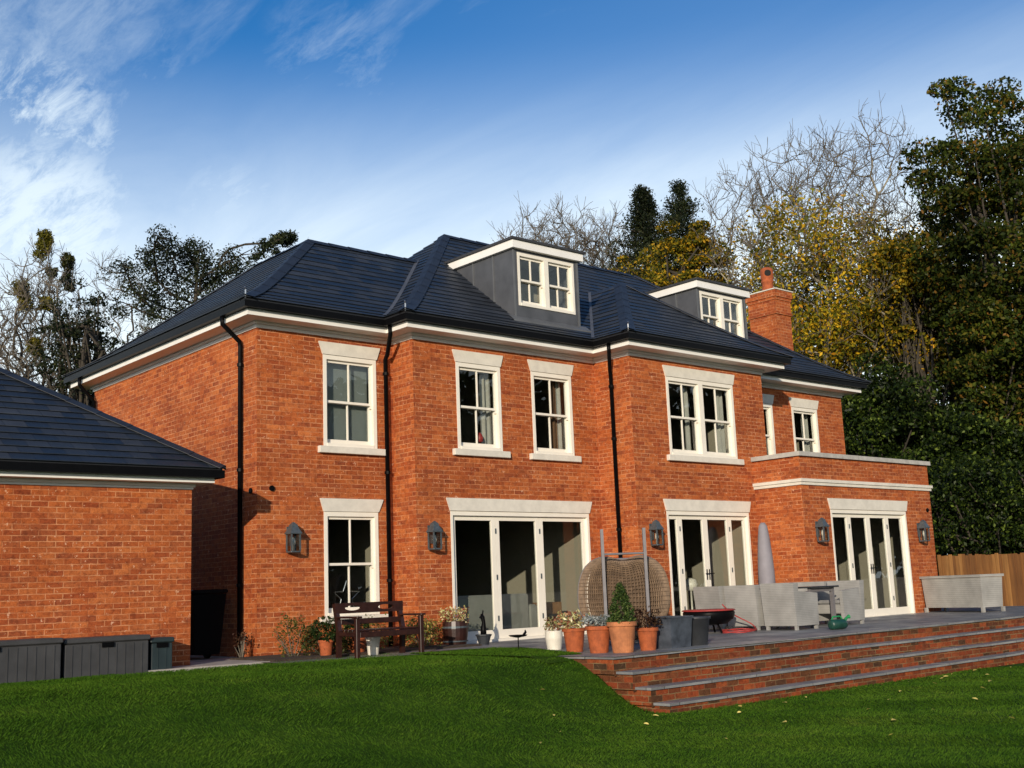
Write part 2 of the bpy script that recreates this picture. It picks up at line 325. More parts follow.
# ------------------------------------------------------------------ mesh builder
class MB:
    def __init__(s): s.v=[]; s.f=[]; s.uv=[]; s.smooth=False
    def add(s, vs, fs, uvs=None):
        b=len(s.v); s.v += [tuple(map(float,p)) for p in vs]
        for i,f in enumerate(fs):
            s.f.append([b+j for j in f]); s.uv.append(uvs[i] if uvs else None)
        return s
    def quad(s,*p, uv=None): return s.add(p,[range(len(p))],[uv] if uv else None)
    def box(s,x0,x1,y0,y1,z0,z1):
        v=[(x0,y0,z0),(x1,y0,z0),(x1,y1,z0),(x0,y1,z0),(x0,y0,z1),(x1,y0,z1),(x1,y1,z1),(x0,y1,z1)]
        return s.add(v,[(3,2,1,0),(4,5,6,7),(0,1,5,4),(1,2,6,5),(2,3,7,6),(3,0,4,7)])
    def bev(s,x0,x1,y0,y1,z0,z1,b=.01):
        # box with chamfered vertical and top edges
        def ring(z,i): return [(x0+i+b,y0+i,z),(x1-i-b,y0+i,z),(x1-i,y0+i+b,z),(x1-i,y1-i-b,z),(x1-i-b,y1-i,z),(x0+i+b,y1-i,z),(x0+i,y1-i-b,z),(x0+i,y0+i+b,z)]
        v=ring(z0+b,0)+ring(z1-b,0)+ring(z1,b)+ring(z0,b)
        f=[]
        for a,c in ((0,8),(8,16)):
            for k in range(8): f.append((a+k,a+(k+1)%8,c+(k+1)%8,c+k))
        for k in range(8): f.append((24+k,24+(k+1)%8,(k+1)%8,k))
        f.append(tuple(range(16,24))); f.append(tuple(range(31,23,-1)))
        return s.add(v,f)
    def obox(s, c, ax, ay, az):  # oriented box: centre, half axis vectors
        c,ax,ay,az=map(Vector,(c,ax,ay,az)); v=[c+sx*ax+sy*ay+sz*az for sz in(-1,1) for sx,sy in((-1,-1),(1,-1),(1,1),(-1,1))]
        return s.add(v,[(3,2,1,0),(4,5,6,7),(0,1,5,4),(1,2,6,5),(2,3,7,6),(3,0,4,7)])
    def tube(s, pts, rad, n=8, caps=True):
        pts=[Vector(p) for p in pts]; 
        if isinstance(rad,(int,float)): rad=[rad]*len(pts)
        rings=[]; ref=None
        for i,p in enumerate(pts):
            d=(pts[min(i+1,len(pts)-1)]-pts[max(i-1,0)]).normalized()
            if ref is None:
                ref=d.cross(Vector((0,0,1)))
                if ref.length<1e-3: ref=Vector((1,0,0))
            ref=(ref-d*ref.dot(d)).normalized(); b=d.cross(ref)
            rings.append([p+rad[i]*(math.cos(2*math.pi*k/n)*ref+math.sin(2*math.pi*k/n)*b) for k in range(n)])
        v=[q for r in rings for q in r]; f=[]
        for i in range(len(pts)-1):
            for k in range(n): f.append((i*n+k,i*n+(k+1)%n,(i+1)*n+(k+1)%n,(i+1)*n+k))
        if caps: f.append(tuple(range(n-1,-1,-1))); f.append(tuple((len(pts)-1)*n+k for k in range(n)))
        return s.add(v,f)
    def lathe(s, prof, c=(0,0,0), n=20, sq=None):
        v=[];f=[]
        for r,z in prof:
            for k in range(n):
                a=2*math.pi*k/n; v.append((c[0]+r*math.cos(a),c[1]+r*math.sin(a),c[2]+z))
        for i in range(len(prof)-1):
            for k in range(n): f.append((i*n+k,i*n+(k+1)%n,(i+1)*n+(k+1)%n,(i+1)*n+k))
        f.append(tuple(range(n-1,-1,-1))); f.append(tuple((len(prof)-1)*n+k for k in range(n)))
        return s.add(v,f)
    def build(s, name, mat, parent=None, world=True, smooth=False):
        o0 = ROOT.get(parent.name, Vector((0,0,0))) if (parent is not None and world) else Vector((0,0,0))
        me=bpy.data.meshes.new(name)
        me.from_pydata([(p[0]-o0.x,p[1]-o0.y,p[2]-o0.z) for p in s.v],[],s.f)
        uvl=me.uv_layers.new(name='UVMap'); data=np.zeros(len(me.loops)*2,dtype=np.float32); li=0
        for poly,uv in zip(me.polygons,s.uv):
            if uv is not None:
                for k in range(poly.loop_total): data[2*(poly.loop_start+k)]=uv[k][0]; data[2*(poly.loop_start+k)+1]=uv[k][1]
            else:
                nx,ny,nz=abs(poly.normal.x),abs(poly.normal.y),abs(poly.normal.z)
                for k,vi in enumerate(poly.vertices):
                    p=s.v[vi]
                    a=(p[0],p[1]) if nz>max(nx,ny) else ((p[1]+.06,p[2]) if nx>ny else (p[0],p[2]))
                    data[2*(poly.loop_start+k)]=a[0]; data[2*(poly.loop_start+k)+1]=a[1]
        uvl.data.foreach_set('uv',data)
        me.materials.append(mat)
        if smooth: me.polygons.foreach_set('use_smooth',[True]*len(me.polygons))
        me.update()
        o=bpy.data.objects.new(name,me); col.objects.link(o)
        if parent is not None: o.parent=parent; ROOT[o.name]=ROOT.get(parent.name,Vector((0,0,0)))
        return o
ROOT={}
def tag(o,label=None,cat=None,group=None,kind=None):
    if label: o['label']=label
    if cat: o['category']=cat
    if group: o['group']=group
    if kind: o['kind']=kind
    return o
def thing(name,label,cat,loc=(0,0,0),group=None,rz=0):
    o=bpy.data.objects.new(name,None); o.empty_display_size=.2; col.objects.link(o); o.location=loc; o.rotation_euler=(0,0,rz)
    ROOT[o.name]=Vector(loc); return tag(o,label,cat,group)
def solo(mb,name,mat,label,cat,loc=(0,0,0),group=None,smooth=False,rz=0,scale=None):
    o=mb.build(name,mat,None,smooth=smooth); o.location=loc; o.rotation_euler=(0,0,rz)
    if scale: o.scale=scale
    return tag(o,label,cat,group)
def dup(o,parent=None,loc=None,label=None,rz=None):
    c=o.copy(); col.objects.link(c); c.parent=parent
    if loc is not None: c.location=loc
    if rz is not None: c.rotation_euler=(0,0,rz)
    if label: c['label']=label
    for ch in o.children: dup(ch,c)
    return c
def npmesh(name, verts, faces, mat, parent=None, smooth=False):
    """verts (n,3) relative to the parent, faces (m,k)"""
    me=bpy.data.meshes.new(name); nv=len(verts); nf,k=faces.shape
    me.vertices.add(nv); me.vertices.foreach_set('co',np.asarray(verts,dtype=np.float32).ravel())
    me.loops.add(nf*k); me.loops.foreach_set('vertex_index',faces.astype(np.int32).ravel())
    me.polygons.add(nf); me.polygons.foreach_set('loop_start',np.arange(0,nf*k,k,dtype=np.int32))
    me.polygons.foreach_set('loop_total',np.full(nf,k,dtype=np.int32))
    me.materials.append(mat); me.update(calc_edges=True)
    o=bpy.data.objects.new(name,me); col.objects.link(o)
    if parent is not None: o.parent=parent
    return o

# ------------------------------------------------------------------ ground
def sstep(t): t=np.clip(t,0,1); return t*t*(3-2*t)
def ground_z(x,y):
    x=np.asarray(x,float); y=np.asarray(y,float)
    top=np.interp(x,[-20,3,7,9,10.4,11,60],[14.2,13.6,12.4,11.75,11.15,11.15,11.15])
    wid=np.interp(x,[-20,3,7,9,10.4,60],[9,8.0,5.4,3.0,1.45,1.45])
    t=sstep((y-(top-wid))/wid)
    return -.65+.64*t + .012*np.sin(x*1.7+y*.6)*np.sin(y*1.3)
def grid(name, xs, ys, zf, mat):
    X,Y=np.meshgrid(xs,ys); Z=zf(X,Y); v=np.stack([X.ravel(),Y.ravel(),Z.ravel()],1)
    nx=len(xs); ny=len(ys); i,j=np.meshgrid(np.arange(nx-1),np.arange(ny-1)); a=(j*nx+i).ravel()
    return npmesh(name,v,np.stack([a,a+1,a+nx+1,a+nx],1),mat)
def xdrop(y): return np.interp(y,[9.45,9.5,9.7,9.95,10.2,12.0],[40,10.72,10.64,10.58,10.52,10.50])
def far_z(X,Y):
    z=ground_z(X,Y)
    z=np.where((Y>14.6), -.06, z)
    z=np.where((X>xdrop(Y))&(Y>9.47)&(Y<24)&(X<26.6), -.75, z)
    z=np.where((X>=26.6)&(Y>9), -.12, z)
    return z
xs=np.unique(np.concatenate([np.arange(10,11.2,.04),np.linspace(-400,-12,14),np.linspace(-10,30,161),np.linspace(34,400,16)]))
ys=np.unique(np.concatenate([np.arange(9.2,10.8,.05),np.linspace(-400,-10,14),np.linspace(-8,28,145),np.linspace(34,400,14)]))
tag(grid('lawn',xs,ys,far_z,M['lawn']),kind='structure')

# patio deck, left edge follows the bank, top very slightly rising to the right
def PZ(x): return .0045*max(0,x-11)
mb=MB()
ed=[(10.46,10.26),(10.8,11.2),(11.3,12.2),(11.75,13.2),(11.9,13.9)]
xs_=[10.46,12,14,16,18,20,22,24.4,26.5]
for a,b in zip(xs_[:-1],xs_[1:]):
    mb.quad((a,10.26,PZ(a)),(b,10.26,PZ(b)),(b,15.7,PZ(b)),(a,15.7,PZ(a)))
mb.quad((10.46,10.26,0),(10.46,15.7,0),(8.2,15.7,0),(8.2,14.35,0),(10.2,13.9,0))
tag(mb.build('patio',M['paving'],None),kind='structure')
mb=MB(); mb.quad((10.0,10.95,-.06),(10.43,10.95,-.05),(10.80,11.15,.008),(10.1,11.4,.008)); mb.quad((10.1,11.4,.008),(10.80,11.15,.008),(11.3,12.2,.008),(10.2,12.2,.008)); mb.quad((10.2,12.2,.008),(11.3,12.2,.008),(11.85,13.6,.008),(11.2,14.2,.008),(10.2,14.2,.008))
tag(mb.build('lawn_edge',M['lawn'],None),kind='structure')
# brick steps with stone treads: one flight
st=thing('garden_steps','broad flight of brick steps with grey slab treads up to the patio','steps',(10.5,9.9,-.65))
yy=[10.24,9.99,9.76,9.53]; zz_=[0,-.18,-.36,-.54]; xl=[10.44,10.50,10.56,10.62]
for k in range(4):
    r=MB(); t=MB(); x0=xl[k]; zt=zz_[k]; xe=26.6
    yb=yy[k]+.03; zb=-.75 if k==3 else zz_[k+1]-.02
    def zz2(x): return zt+PZ(x)
    # riser (front and left return)
    r.quad((x0+.03,yb,zb-.03),(xe,yb,zb-.03+PZ(xe)),(xe,yb,zz2(xe)-.034),(x0+.03,yb,zz2(x0)-.034))
    r.quad((x0+.03,yb+2.5,zb-.01),(x0+.03,yb,zb-.01),(x0+.03,yb,zz2(x0)-.034),(x0+.03,yb+2.5,zz2(x0)-.034))
    t.box(x0-.004,x0+.35,yy[k]+(.43 if k else .51),yy[k]+2.4,zt-.028,zt+.003)
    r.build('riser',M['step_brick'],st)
    n=20; xx=np.linspace(x0,xe,n+1)
    for a,b in zip(xx[:-1],xx[1:]):
        a2=a+.003; jz=random.uniform(-.003,.003); y0=yy[k]+random.uniform(-.006,.006)
        depth=.42 if k else .5
        zt_a,zt_b=zz2(a)+jz+.004,zz2(b)+jz+.004
        v=[(a2,y0,zt_a-.030),(b,y0,zt_b-.030),(b,y0+depth,zt_b-.030),(a2,y0+depth,zt_a-.030),(a2,y0,zt_a),(b,y0,zt_b),(b,y0+depth,zt_b),(a2,y0+depth,zt_a)]
        t.add(v,[(3,2,1,0),(4,5,6,7),(0,1,5,4),(1,2,6,5),(2,3,7,6),(3,0,4,7)])
    t.build('tread',M['tread'],st)
# path and beds
mb=MB(); mb.box(6.2,8.9,14.95,22,-.05,.006); tag(mb.build('path',M['concrete'],None),kind='structure')
mb=MB(); mb.box(8.35,12.05,14.75,16.15,-.05,.03); tag(mb.build('soil_bed',M['soil'],None),kind='structure')

# ------------------------------------------------------------------ house
X1,X2,X3,X3b,X4=8.82,11.43,15.775,19.82,24.2
Y1,Y2,Y3,Y4,YB=16.19,15.59,14.66,15.61,22.9
house=thing('brick_house','large two storey red brick house with dark slate hipped roof and dormers','house',(16,18,0))
def wall(mb,axis,plane,out,u0,u1,z0,z1,ops=(),rev=.12):
    us=sorted({u0,u1,*[o[0] for o in ops],*[o[1] for o in ops]}); zs=sorted({z0,z1,*[o[2] for o in ops],*[o[3] for o in ops]})
    P=(lambda u,z,d=0:(u,plane-out*d,z)) if axis=='y' else (lambda u,z,d=0:(plane-out*d,u,z))
    flip=(axis=='y' and out>0) or (axis=='x' and out<0)
    def q(*p): mb.quad(*(p[::-1] if flip else p))
    for a,b in zip(us[:-1],us[1:]):
        for c,d in zip(zs[:-1],zs[1:]):
            if any(o[0]<=a and b<=o[1] and o[2]<=c and d<=o[3] for o in ops): continue
            q(P(a,c),P(b,c),P(b,d),P(a,d))
    for a,b,c,d in ops:
        q(P(a,c),P(a,d),P(a,d,rev),P(a,c,rev)); q(P(b,d),P(b,c),P(b,c,rev),P(b,d,rev))
        q(P(a,d),P(b,d),P(b,d,rev),P(a,d,rev)); q(P(b,c),P(a,c),P(a,c,rev),P(b,c,rev))
WT=5.14
F1=[(10.02,11.08)]; 
wins=[ # x0,x1,z0,z1,Y,double,lintel x0,x1, sill x0,x1
 ('w1',10.03,11.08,3.30,4.83,Y1,1,9.96,11.15,9.92,11.21),
 ('l1',10.02,11.07,.56,2.23,Y1,1,9.96,11.16,9.92,11.20),
 ('2a',12.35,13.36,3.30,4.83,Y2,1,12.29,13.42,12.23,13.49),
 ('2b',14.11,15.13,3.30,4.83,Y2,1,14.05,15.19,14.00,15.25),
 ('3',16.78,18.82,3.30,4.83,Y3,2,16.72,18.88,16.68,18.95),
 ('s4l',20.44,21.42,3.36,4.77,Y4,1,20.38,21.49,20.36,21.5),
 ('s4r',22.15,23.14,3.36,4.77,Y4,1,22.08,23.21,22.06,23.22)]
doors=[('d1',12.14,15.43,Y2,12.07,15.50,[0,1.03,2.07,3.29]),('d2',16.57,19.05,Y3,16.51,19.11,[0,.41,1.16,1.90,2.48]),('d3',20.24,23.07,13.53,20.18,23.14,[0,.70,1.41,2.12,2.83])]
def ops(Y): return [(a[1],a[2],a[3],a[4]) for a in wins if a[5]==Y]+[(d[1],d[2],.02,2.23) for d in doors if d[3]==Y]
mb=MB()
wall(mb,'y',Y1,-1,X1,X2,-.3,WT,ops(Y1)); wall(mb,'x',X2,-1,Y2,Y1,-.3,WT)
wall(mb,'y',Y2,-1,X2,X3,-.3,WT,ops(Y2)); wall(mb,'x',X3,-1,Y3,Y2,-.3,WT)
wall(mb,'y',Y3,-1,X3,X3b,-.3,WT,ops(Y3)); wall(mb,'x',X3b,1,Y3,Y4,2.9,WT)
wall(mb,'y',Y4,-1,X3b,X4,2.9,WT,ops(Y4)); wall(mb,'x',X4,1,Y4,YB,-.3,WT)
wall(mb,'x',X1,-1,Y1,YB,-.3,WT); wall(mb,'y',YB,1,X1,X4,-.3,WT)
mb.build('wall',M['brick'],house)
# extension
mb=MB(); EX0,EX1,EY=19.32,24.16,13.53
wall(mb,'y',EY,-1,EX0,EX1,-.3,3.27,[(d[1],d[2],.02,2.23) for d in doors if d[0]=='d3']); wall(mb,'x',EX0,-1,EY,Y3,-.3,3.27); wall(mb,'x',EX1,1,EY,Y4,-.3,3.27)
mb.quad((EX0,EY+.25,3.27),(EX0,EY+.25,3.0),(EX1,EY+.25,3.0),(EX1,EY+.25,3.27))
mb.build('extension_wall',M['brick'],house)
mb=MB(); mb.box(EX0+.01,EX1-.01,EY+.01,Y4-.01,2.93,2.98); mb.build('extension_roof',M['darkfelt'],house)
def around(mb,pth,o0,o1,z0,z1,closed=False):
    """box-section moulding outside an axis-aligned open path, o0..o1 outward offset"""
    n=len(pth); rings=[]
    for off in (o0,o1):
        r=[]
        for i in range(n):
            nn=[]
            for a,b in ((i-1,i),(i,i+1)):
                if closed: a%=n; b%=n
                if a<0 or b>=n: continue
                d=Vector((pth[b][0]-pth[a][0],pth[b][1]-pth[a][1])).normalized(); nn.append(Vector((d.y,-d.x)))
            ox=sum(v.x for v in nn if abs(v.x)>.5) ; oy=sum(v.y for v in nn if abs(v.y)>.5)
            if len(nn)==2 and abs(nn[0].x-nn[1].x)<1e-6 and abs(nn[0].y-nn[1].y)<1e-6: ox/=2; oy/=2
            r.append((pth[i][0]+ox*off,pth[i][1]+oy*off))
        rings.append(r)
    cnt=n if closed else n-1
    for i in range(cnt):
        j=(i+1)%n
        a0,b0,a1,b1=rings[0][i],rings[0][j],rings[1][i],rings[1][j]
        mb.quad((*a1,z0),(*b1,z0),(*b1,z1),(*a1,z1)); mb.quad((*a0,z0),(*a0,z1),(*b0,z1),(*b0,z0))
        mb.quad((*a0,z0),(*b0,z0),(*b1,z0),(*a1,z0)); mb.quad((*a0,z1),(*a1,z1),(*b1,z1),(*b0,z1))
    if not closed:
        for i in (0,n-1): mb.quad((*rings[0][i],z0),(*rings[1][i],z0),(*rings[1][i],z1),(*rings[0][i],z1))
    return mb
ep=[(EX0,Y3),(EX0,EY),(EX1,EY),(EX1,Y4)]
mb=MB(); around(mb,ep,-.2,.06,3.272,3.36); mb.build('coping',M['greystone'],house)
mb=MB(); around(mb,ep,.001,.06,2.76,2.82); around(mb,ep,.001,.035,2.70,2.757); mb.build('string_course',M['stone'],house)
outl=[(X1,YB),(X1,Y1),(X2,Y1),(X2,Y2),(X3,Y2),(X3,Y3),(X3b,Y3),(X3b,Y4),(X4,Y4),(X4,YB)]
mb=MB(); around(mb,outl,-.02,.025,5.135,5.19,True); around(mb,outl,-.02,.06,5.193,5.237,True); mb.build('cornice',M['white'],house)
mb=MB(); around(mb,outl,-.02,.354,5.24,5.335,True); mb.build('fascia',M['white'],house)
mb=MB(); around(mb,outl,.357,.46,5.338,5.44,True); 
g=mb.build('gutter',M['black'],house)
mb=MB(); around(mb,outl,.30,.40,5.34,5.455,True); mb.build('eaves_board',M['black'],house)
# roof
def hip_roof(root,x0,x1,y0,y1,dmax,prof,step=.165,caps=('fl','fr','bl','br'),nm='roof',capw=.15,ridge=True):
    mb=MB(); n=int(dmax/step+.5); ds=[dmax*i/n for i in range(n+1)]
    for i in range(n):
        a,b=ds[i],ds[i+1]; za,zb=prof(a)+.024,prof(b)+.004; zlow=prof(a)+.014
        va,vb=i*.2+.001,(i+1)*.2-.001
        sides=[((x0+a,y0+a),(x1-a,y0+a),(x1-b,y0+b),(x0+b,y0+b),0),((x1-a,y0+a),(x1-a,y1-a),(x1-b,y1-b),(x1-b,y0+b),1),
               ((x1-a,y1-a),(x0+a,y1-a),(x0+b,y1-b),(x1-b,y1-b),0),((x0+a,y1-a),(x0+a,y0+a),(x0+b,y0+b),(x0+b,y1-b),1)]
        e=.035; zr=prof(a+e)+.010
        rec=[((x0+a+e,y0+a+e),(x1-a-e,y0+a+e)),((x1-a-e,y0+a+e),(x1-a-e,y1-a-e)),((x1-a-e,y1-a-e),(x0+a+e,y1-a-e)),((x0+a+e,y1-a-e),(x0+a+e,y0+a+e))]
        for p,q in rec: mb.quad((*p,zr-.05),(*q,zr-.05),(*q,zr),(*p,zr),uv=[(0,va),(0,va),(0,va),(0,va)])
        for p,q,r,s,ax in sides:
            uv=[(t[ax],v) for t,v in ((p,va),(q,va),(r,vb),(s,vb))]
            mb.quad((*p,za),(*q,za),(*r,zb),(*s,zb),uv=uv)
            mb.quad((*p,zlow),(*q,zlow),(*q,za),(*p,za),uv=[(p[ax],va),(q[ax],va),(q[ax],va+.001),(p[ax],va+.001)])
    zt=prof(dmax); mb.quad((x0+dmax,y0+dmax,zt),(x1-dmax,y0+dmax,zt),(x1-dmax,y1-dmax,zt),(x0+dmax,y1-dmax,zt))
    rf=mb.build(nm,M['slate'],root)
    corner={'fl':(x0,y0,1,1),'fr':(x1,y0,-1,1),'bl':(x0,y1,1,-1),'br':(x1,y1,-1,-1)}
    for c in caps:
        cx,cy,sx,sy=corner[c]; mb=MB()
        for i in range(0,n,2):
            a,b=ds[i],ds[min(i+2,n)]
            sl=(prof(b)-prof(a))/(b-a)
            P0=Vector((cx+sx*a,cy+sy*a,prof(a)+.052)); P1=Vector((cx+sx*b,cy+sy*b,prof(b)+.046))
            # wing directions lie in the two roof faces, across the hip
            k=capw
            w1=Vector((sx*k,-sy*0,-0.02)); w1=Vector((sx*k*.75,-sy*k*.25*0,-.022)); 
            w1=Vector((sx*1.0,-sy*0.55,-sl*0.55)).normalized()*k
            w2=Vector((-sx*0.55,sy*1.0,-sl*0.55)).normalized()*k
            for wv in (w1,w2):
                mb.quad(P0,P1,P1+wv,P0+wv); mb.quad(P0+wv,P1+wv,P1+wv-Vector((0,0,.006)),P0+wv-Vector((0,0,.006)))
        mb.build('hip_tile',M['hip'],rf)
    if ridge:
        xa,xb=x0+dmax,x1-dmax
        lines=[(y0+dmax,-1)] + ([(y1-dmax,1)] if y1-y0-2*dmax>.1 else [])
        for yl,sg in lines:
            mb=MB()
            for k in range(int((xb-xa)/.45)):
                a=xa+k*.45; b=a+.44
                for s_ in (-1,1):
                    if len(lines)==2 and s_!=sg: dz=0
                    else: dz=-.10
                    mb.quad((a,yl,zt+.05),(b,yl,zt+.04),(b,yl+s_*.13,zt+.04+dz),(a,yl+s_*.13,zt+.05+dz))
            if abs((x1-x0)-2*dmax)>.1: mb.build('ridge_tile',M['hip'],rf)
        if y1-y0-2*dmax>.1 and x1-x0-2*dmax>=0 and nm!='garage':
            mb=MB(); 
            for k in range(int((y1-y0-2*dmax)/.45)+1):
                a=y0+dmax+k*.45; b=min(a+.44,y1-dmax)
                mb.quad((xa,a,zt+.05),(xa,b,zt+.04),(xa-.13,b,zt-.06),(xa-.13,a,zt-.05)); mb.quad((xa,a,zt+.05),(xa,b,zt+.04),(xa+.13,b,zt+.03),(xa+.13,a,zt+.04))
            mb.build('ridge_tile',M['hip'],rf)
    return rf
S=4.4
def prof(d): q=d/S; return 5.462+S*(.82*q-.049+.0495*math.exp(-q/.15))
YBr=YB+.49
hip_roof(house,1.897*S,4.4*S,3.57*S,YBr,.65*S,prof,caps=('fl','bl'))
main=hip_roof(house,2.485*S,5.63*S,3.43*S,3.43*S+2*.89*S,.89*S-.002,prof,caps=('fl','fr'))
hip_roof(house,3.474*S,4.63*S,3.22*S,4.9*S,.553*S,prof,caps=('fl','fr'),ridge=False)
mb=MB()
for (x,y) in ((1.897*S,3.57*S),(2.485*S,3.43*S),(3.474*S,3.22*S)):
    x+=.03;y+=.03; mb.tube([(x,y,5.47),(x,y,5.60),(x-.03,y-.03,5.63)],.012,6); 
    mb.build('hip_iron',M['steel'],house); mb=MB()
# valley trims
mb=MB()
def strip(mb,a,b,wd,up=.02):
    a=Vector(a);b=Vector(b);d=(b-a).normalized();s_=d.cross(Vector((0,0,1))).normalized()*wd/2
    mb.quad(a-s_+Vector((0,0,up)),a+s_+Vector((0,0,up)),b+s_+Vector((0,0,up)),b-s_+Vector((0,0,up)))
vs=[(2.485*S+d,3.57*S+d,prof(d)) for d in np.linspace(.05,.65*S,14)]
for a,b in zip(vs[:-1],vs[1:]): strip(mb,a,b,.07,.04)
mb.build('valley_lining',M['lead'],house)
mb=MB()
vs=[(3.474*S+d,3.43*S+d,prof(d)) for d in np.linspace(.05,.55*S,12)]
for a,b in zip(vs[:-1],vs[1:]): strip(mb,a,b,.06,.035)
mb.build('valley_lining',M['lead'],house)

# sash windows
def sash_window(parent,x0,x1,z0,z1,Y,double=1,lint=None,sill=None,fr=.065,name='window'):
    f=MB()
    f.box(x0,x0+fr,Y-.012,Y+.13,z0,z1); f.box(x1-fr,x1,Y-.012,Y+.13,z0,z1)
    f.box(x0+fr,x1-fr,Y-.0115,Y+.13,z1-fr*1.15,z1); f.box(x0+fr,x1-fr,Y-.02,Y+.13,z0,z0+.055)
    lights=[(x0+fr,x1-fr)]
    if double==2:
        c=(x0+x1)/2; f.box(c-fr,c+fr,Y-.012,Y+.13,z0+.055,z1-fr*1.15); lights=[(x0+fr,c-fr),(c+fr,x1-fr)]
    w_=f.build(name,M['cream'],parent)
    zi0,zi1=z0+.055,z1-fr*1.15; zm=(zi0+zi1)/2+.0
    for a,b in lights:
        for (za,zb,ya,bot,topr) in ((zm-.02,zi1,Y+.035,.04,.045),(zi0,zm+.018,Y+.082,.075,.04)):
            s_=MB(); sw=.038
            s_.box(a,a+sw,ya,ya+.04,za,zb); s_.box(b-sw,b,ya,ya+.04,za,zb)
            s_.box(a+sw,b-sw,ya,ya+.0395,za,za+bot); s_.box(a+sw,b-sw,ya,ya+.0395,zb-topr,zb)
            c=(a+b)/2; s_.box(c-.011,c+.011,ya-.001,ya+.03,za+bot,zb-topr)
            if za>zi0+.1: # horns
                s_.box(a,a+.035,ya+.002,ya+.036,za-.05,za-.001); s_.box(b-.035,b,ya+.002,ya+.036,za-.05,za-.001)
            s_.build('sash',M['cream'],w_)
            p=MB(); p.box(a+sw-.004,b-sw+.004,ya+.018,ya+.022,za+bot-.004,zb-topr+.004); p.build('pane',M['glass'],w_)
    if lint:
        l=MB(); la,lb=lint; t=.028; zz0,zz1=z1+.004,z1+.215
        pts0=[(x0-.01,zz0),(x1+.01,zz0),(lb+.01,zz1-.02),(lb+.012,zz1),(la-.012,zz1),(la-.01,zz1-.02)]
        fr_=[(x,Y-t,z) for x,z in pts0]; bk=[(x,Y+.05,z) for x,z in pts0]; k=len(pts0)
        l.add(fr_+bk,[tuple(range(k))]+[(i+k,(i+1)%k+k,(i+1)%k,i) for i in range(k)]); l.build('lintel',M['stone'],w_)
    if sill:
        s_=MB(); sa,sb=sill; s_.bev(sa,sb,Y-.075,Y+.04,z0-.115,z0-.003,.006); s_.build('sill',M['stone'],w_)
    return w_
for nm,x0,x1,z0,z1,Y,db,la,lb,sa,sb in wins:
    sash_window(house,x0,x1,z0,z1,Y,db,(la,lb),(sa,sb))
def doorset(x0,x1,Y,la,lb,cuts,handle=None):
    f=MB(); z0,z1=.02,2.225; fr=.05
    f.box(x0,x0+fr,Y-.008,Y+.12,z0,z1); f.box(x1-fr,x1,Y-.008,Y+.12,z0,z1); f.box(x0+fr,x1-fr,Y-.0075,Y+.12,z1-.07,z1); f.box(x0+fr,x1-fr,Y-.02,Y+.12,z0-.015,z0+.03)
    d=f.build('folding_door',M['cream'],house)
    for i,(a,b) in enumerate(zip(cuts[:-1],cuts[1:])):
        a=x0+a+(fr if i==0 else .002); b=x0+b-(fr if i==len(cuts)-2 else .002)
        s_=MB(); sw=.085 if len(cuts)==4 else .072; ya=Y+.05; za,zb=z0+.032,z1-.073
        s_.box(a,a+sw,ya,ya+.05,za,zb); s_.box(b-sw,b,ya,ya+.05,za,zb); s_.box(a+sw,b-sw,ya+.001,ya+.049,zb-.075,zb); s_.box(a+sw,b-sw,ya+.001,ya+.049,za,za+.15)
        s_.build('door_leaf',M['cream'],d)
        p=MB(); p.box(a+sw-.004,b-sw+.004,ya+.02,ya+.026,za+.146,zb-.071); p.build('pane',M['glass'],d)
        if i and i!=handle:
            h=MB()
            for zh in (.35,1.05,1.85): h.box(a-.014,a+.012,ya-.012,ya-.001,zh,zh+.09)
            h.build('hinge',M['lampmetal'],d)
        if i==handle:
            h=MB()
            for sgn in (-1,1):
                cx=a+sgn*.036; h.box(cx-.012,cx+.012,ya-.010,ya-.001,.92,1.12); h.tube([(cx,ya-.008,1.04),(cx,ya-.05,1.04),(cx+sgn*.09,ya-.05,1.04)],.008,6)
            h.build('door_handle',M['black'],d)
    l=MB(); t=.028; zz0,zz1=z1+.008,z1+.225
    pts0=[(x0-.01,zz0),(x1+.01,zz0),(lb+.01,zz1-.02),(lb+.012,zz1),(la-.012,zz1),(la-.01,zz1-.02)]
    k=len(pts0); l.add([(x,Y-t,z) for x,z in pts0]+[(x,Y+.05,z) for x,z in pts0],[tuple(range(k))]+[(i+k,(i+1)%k+k,(i+1)%k,i) for i in range(k)]); l.build('lintel',M['stone'],d)
for nm,x0,x1,Y,la,lb,cuts in doors: doorset(x0,x1,Y,la,lb,cuts,{'d2':2,'d3':2}.get(nm))

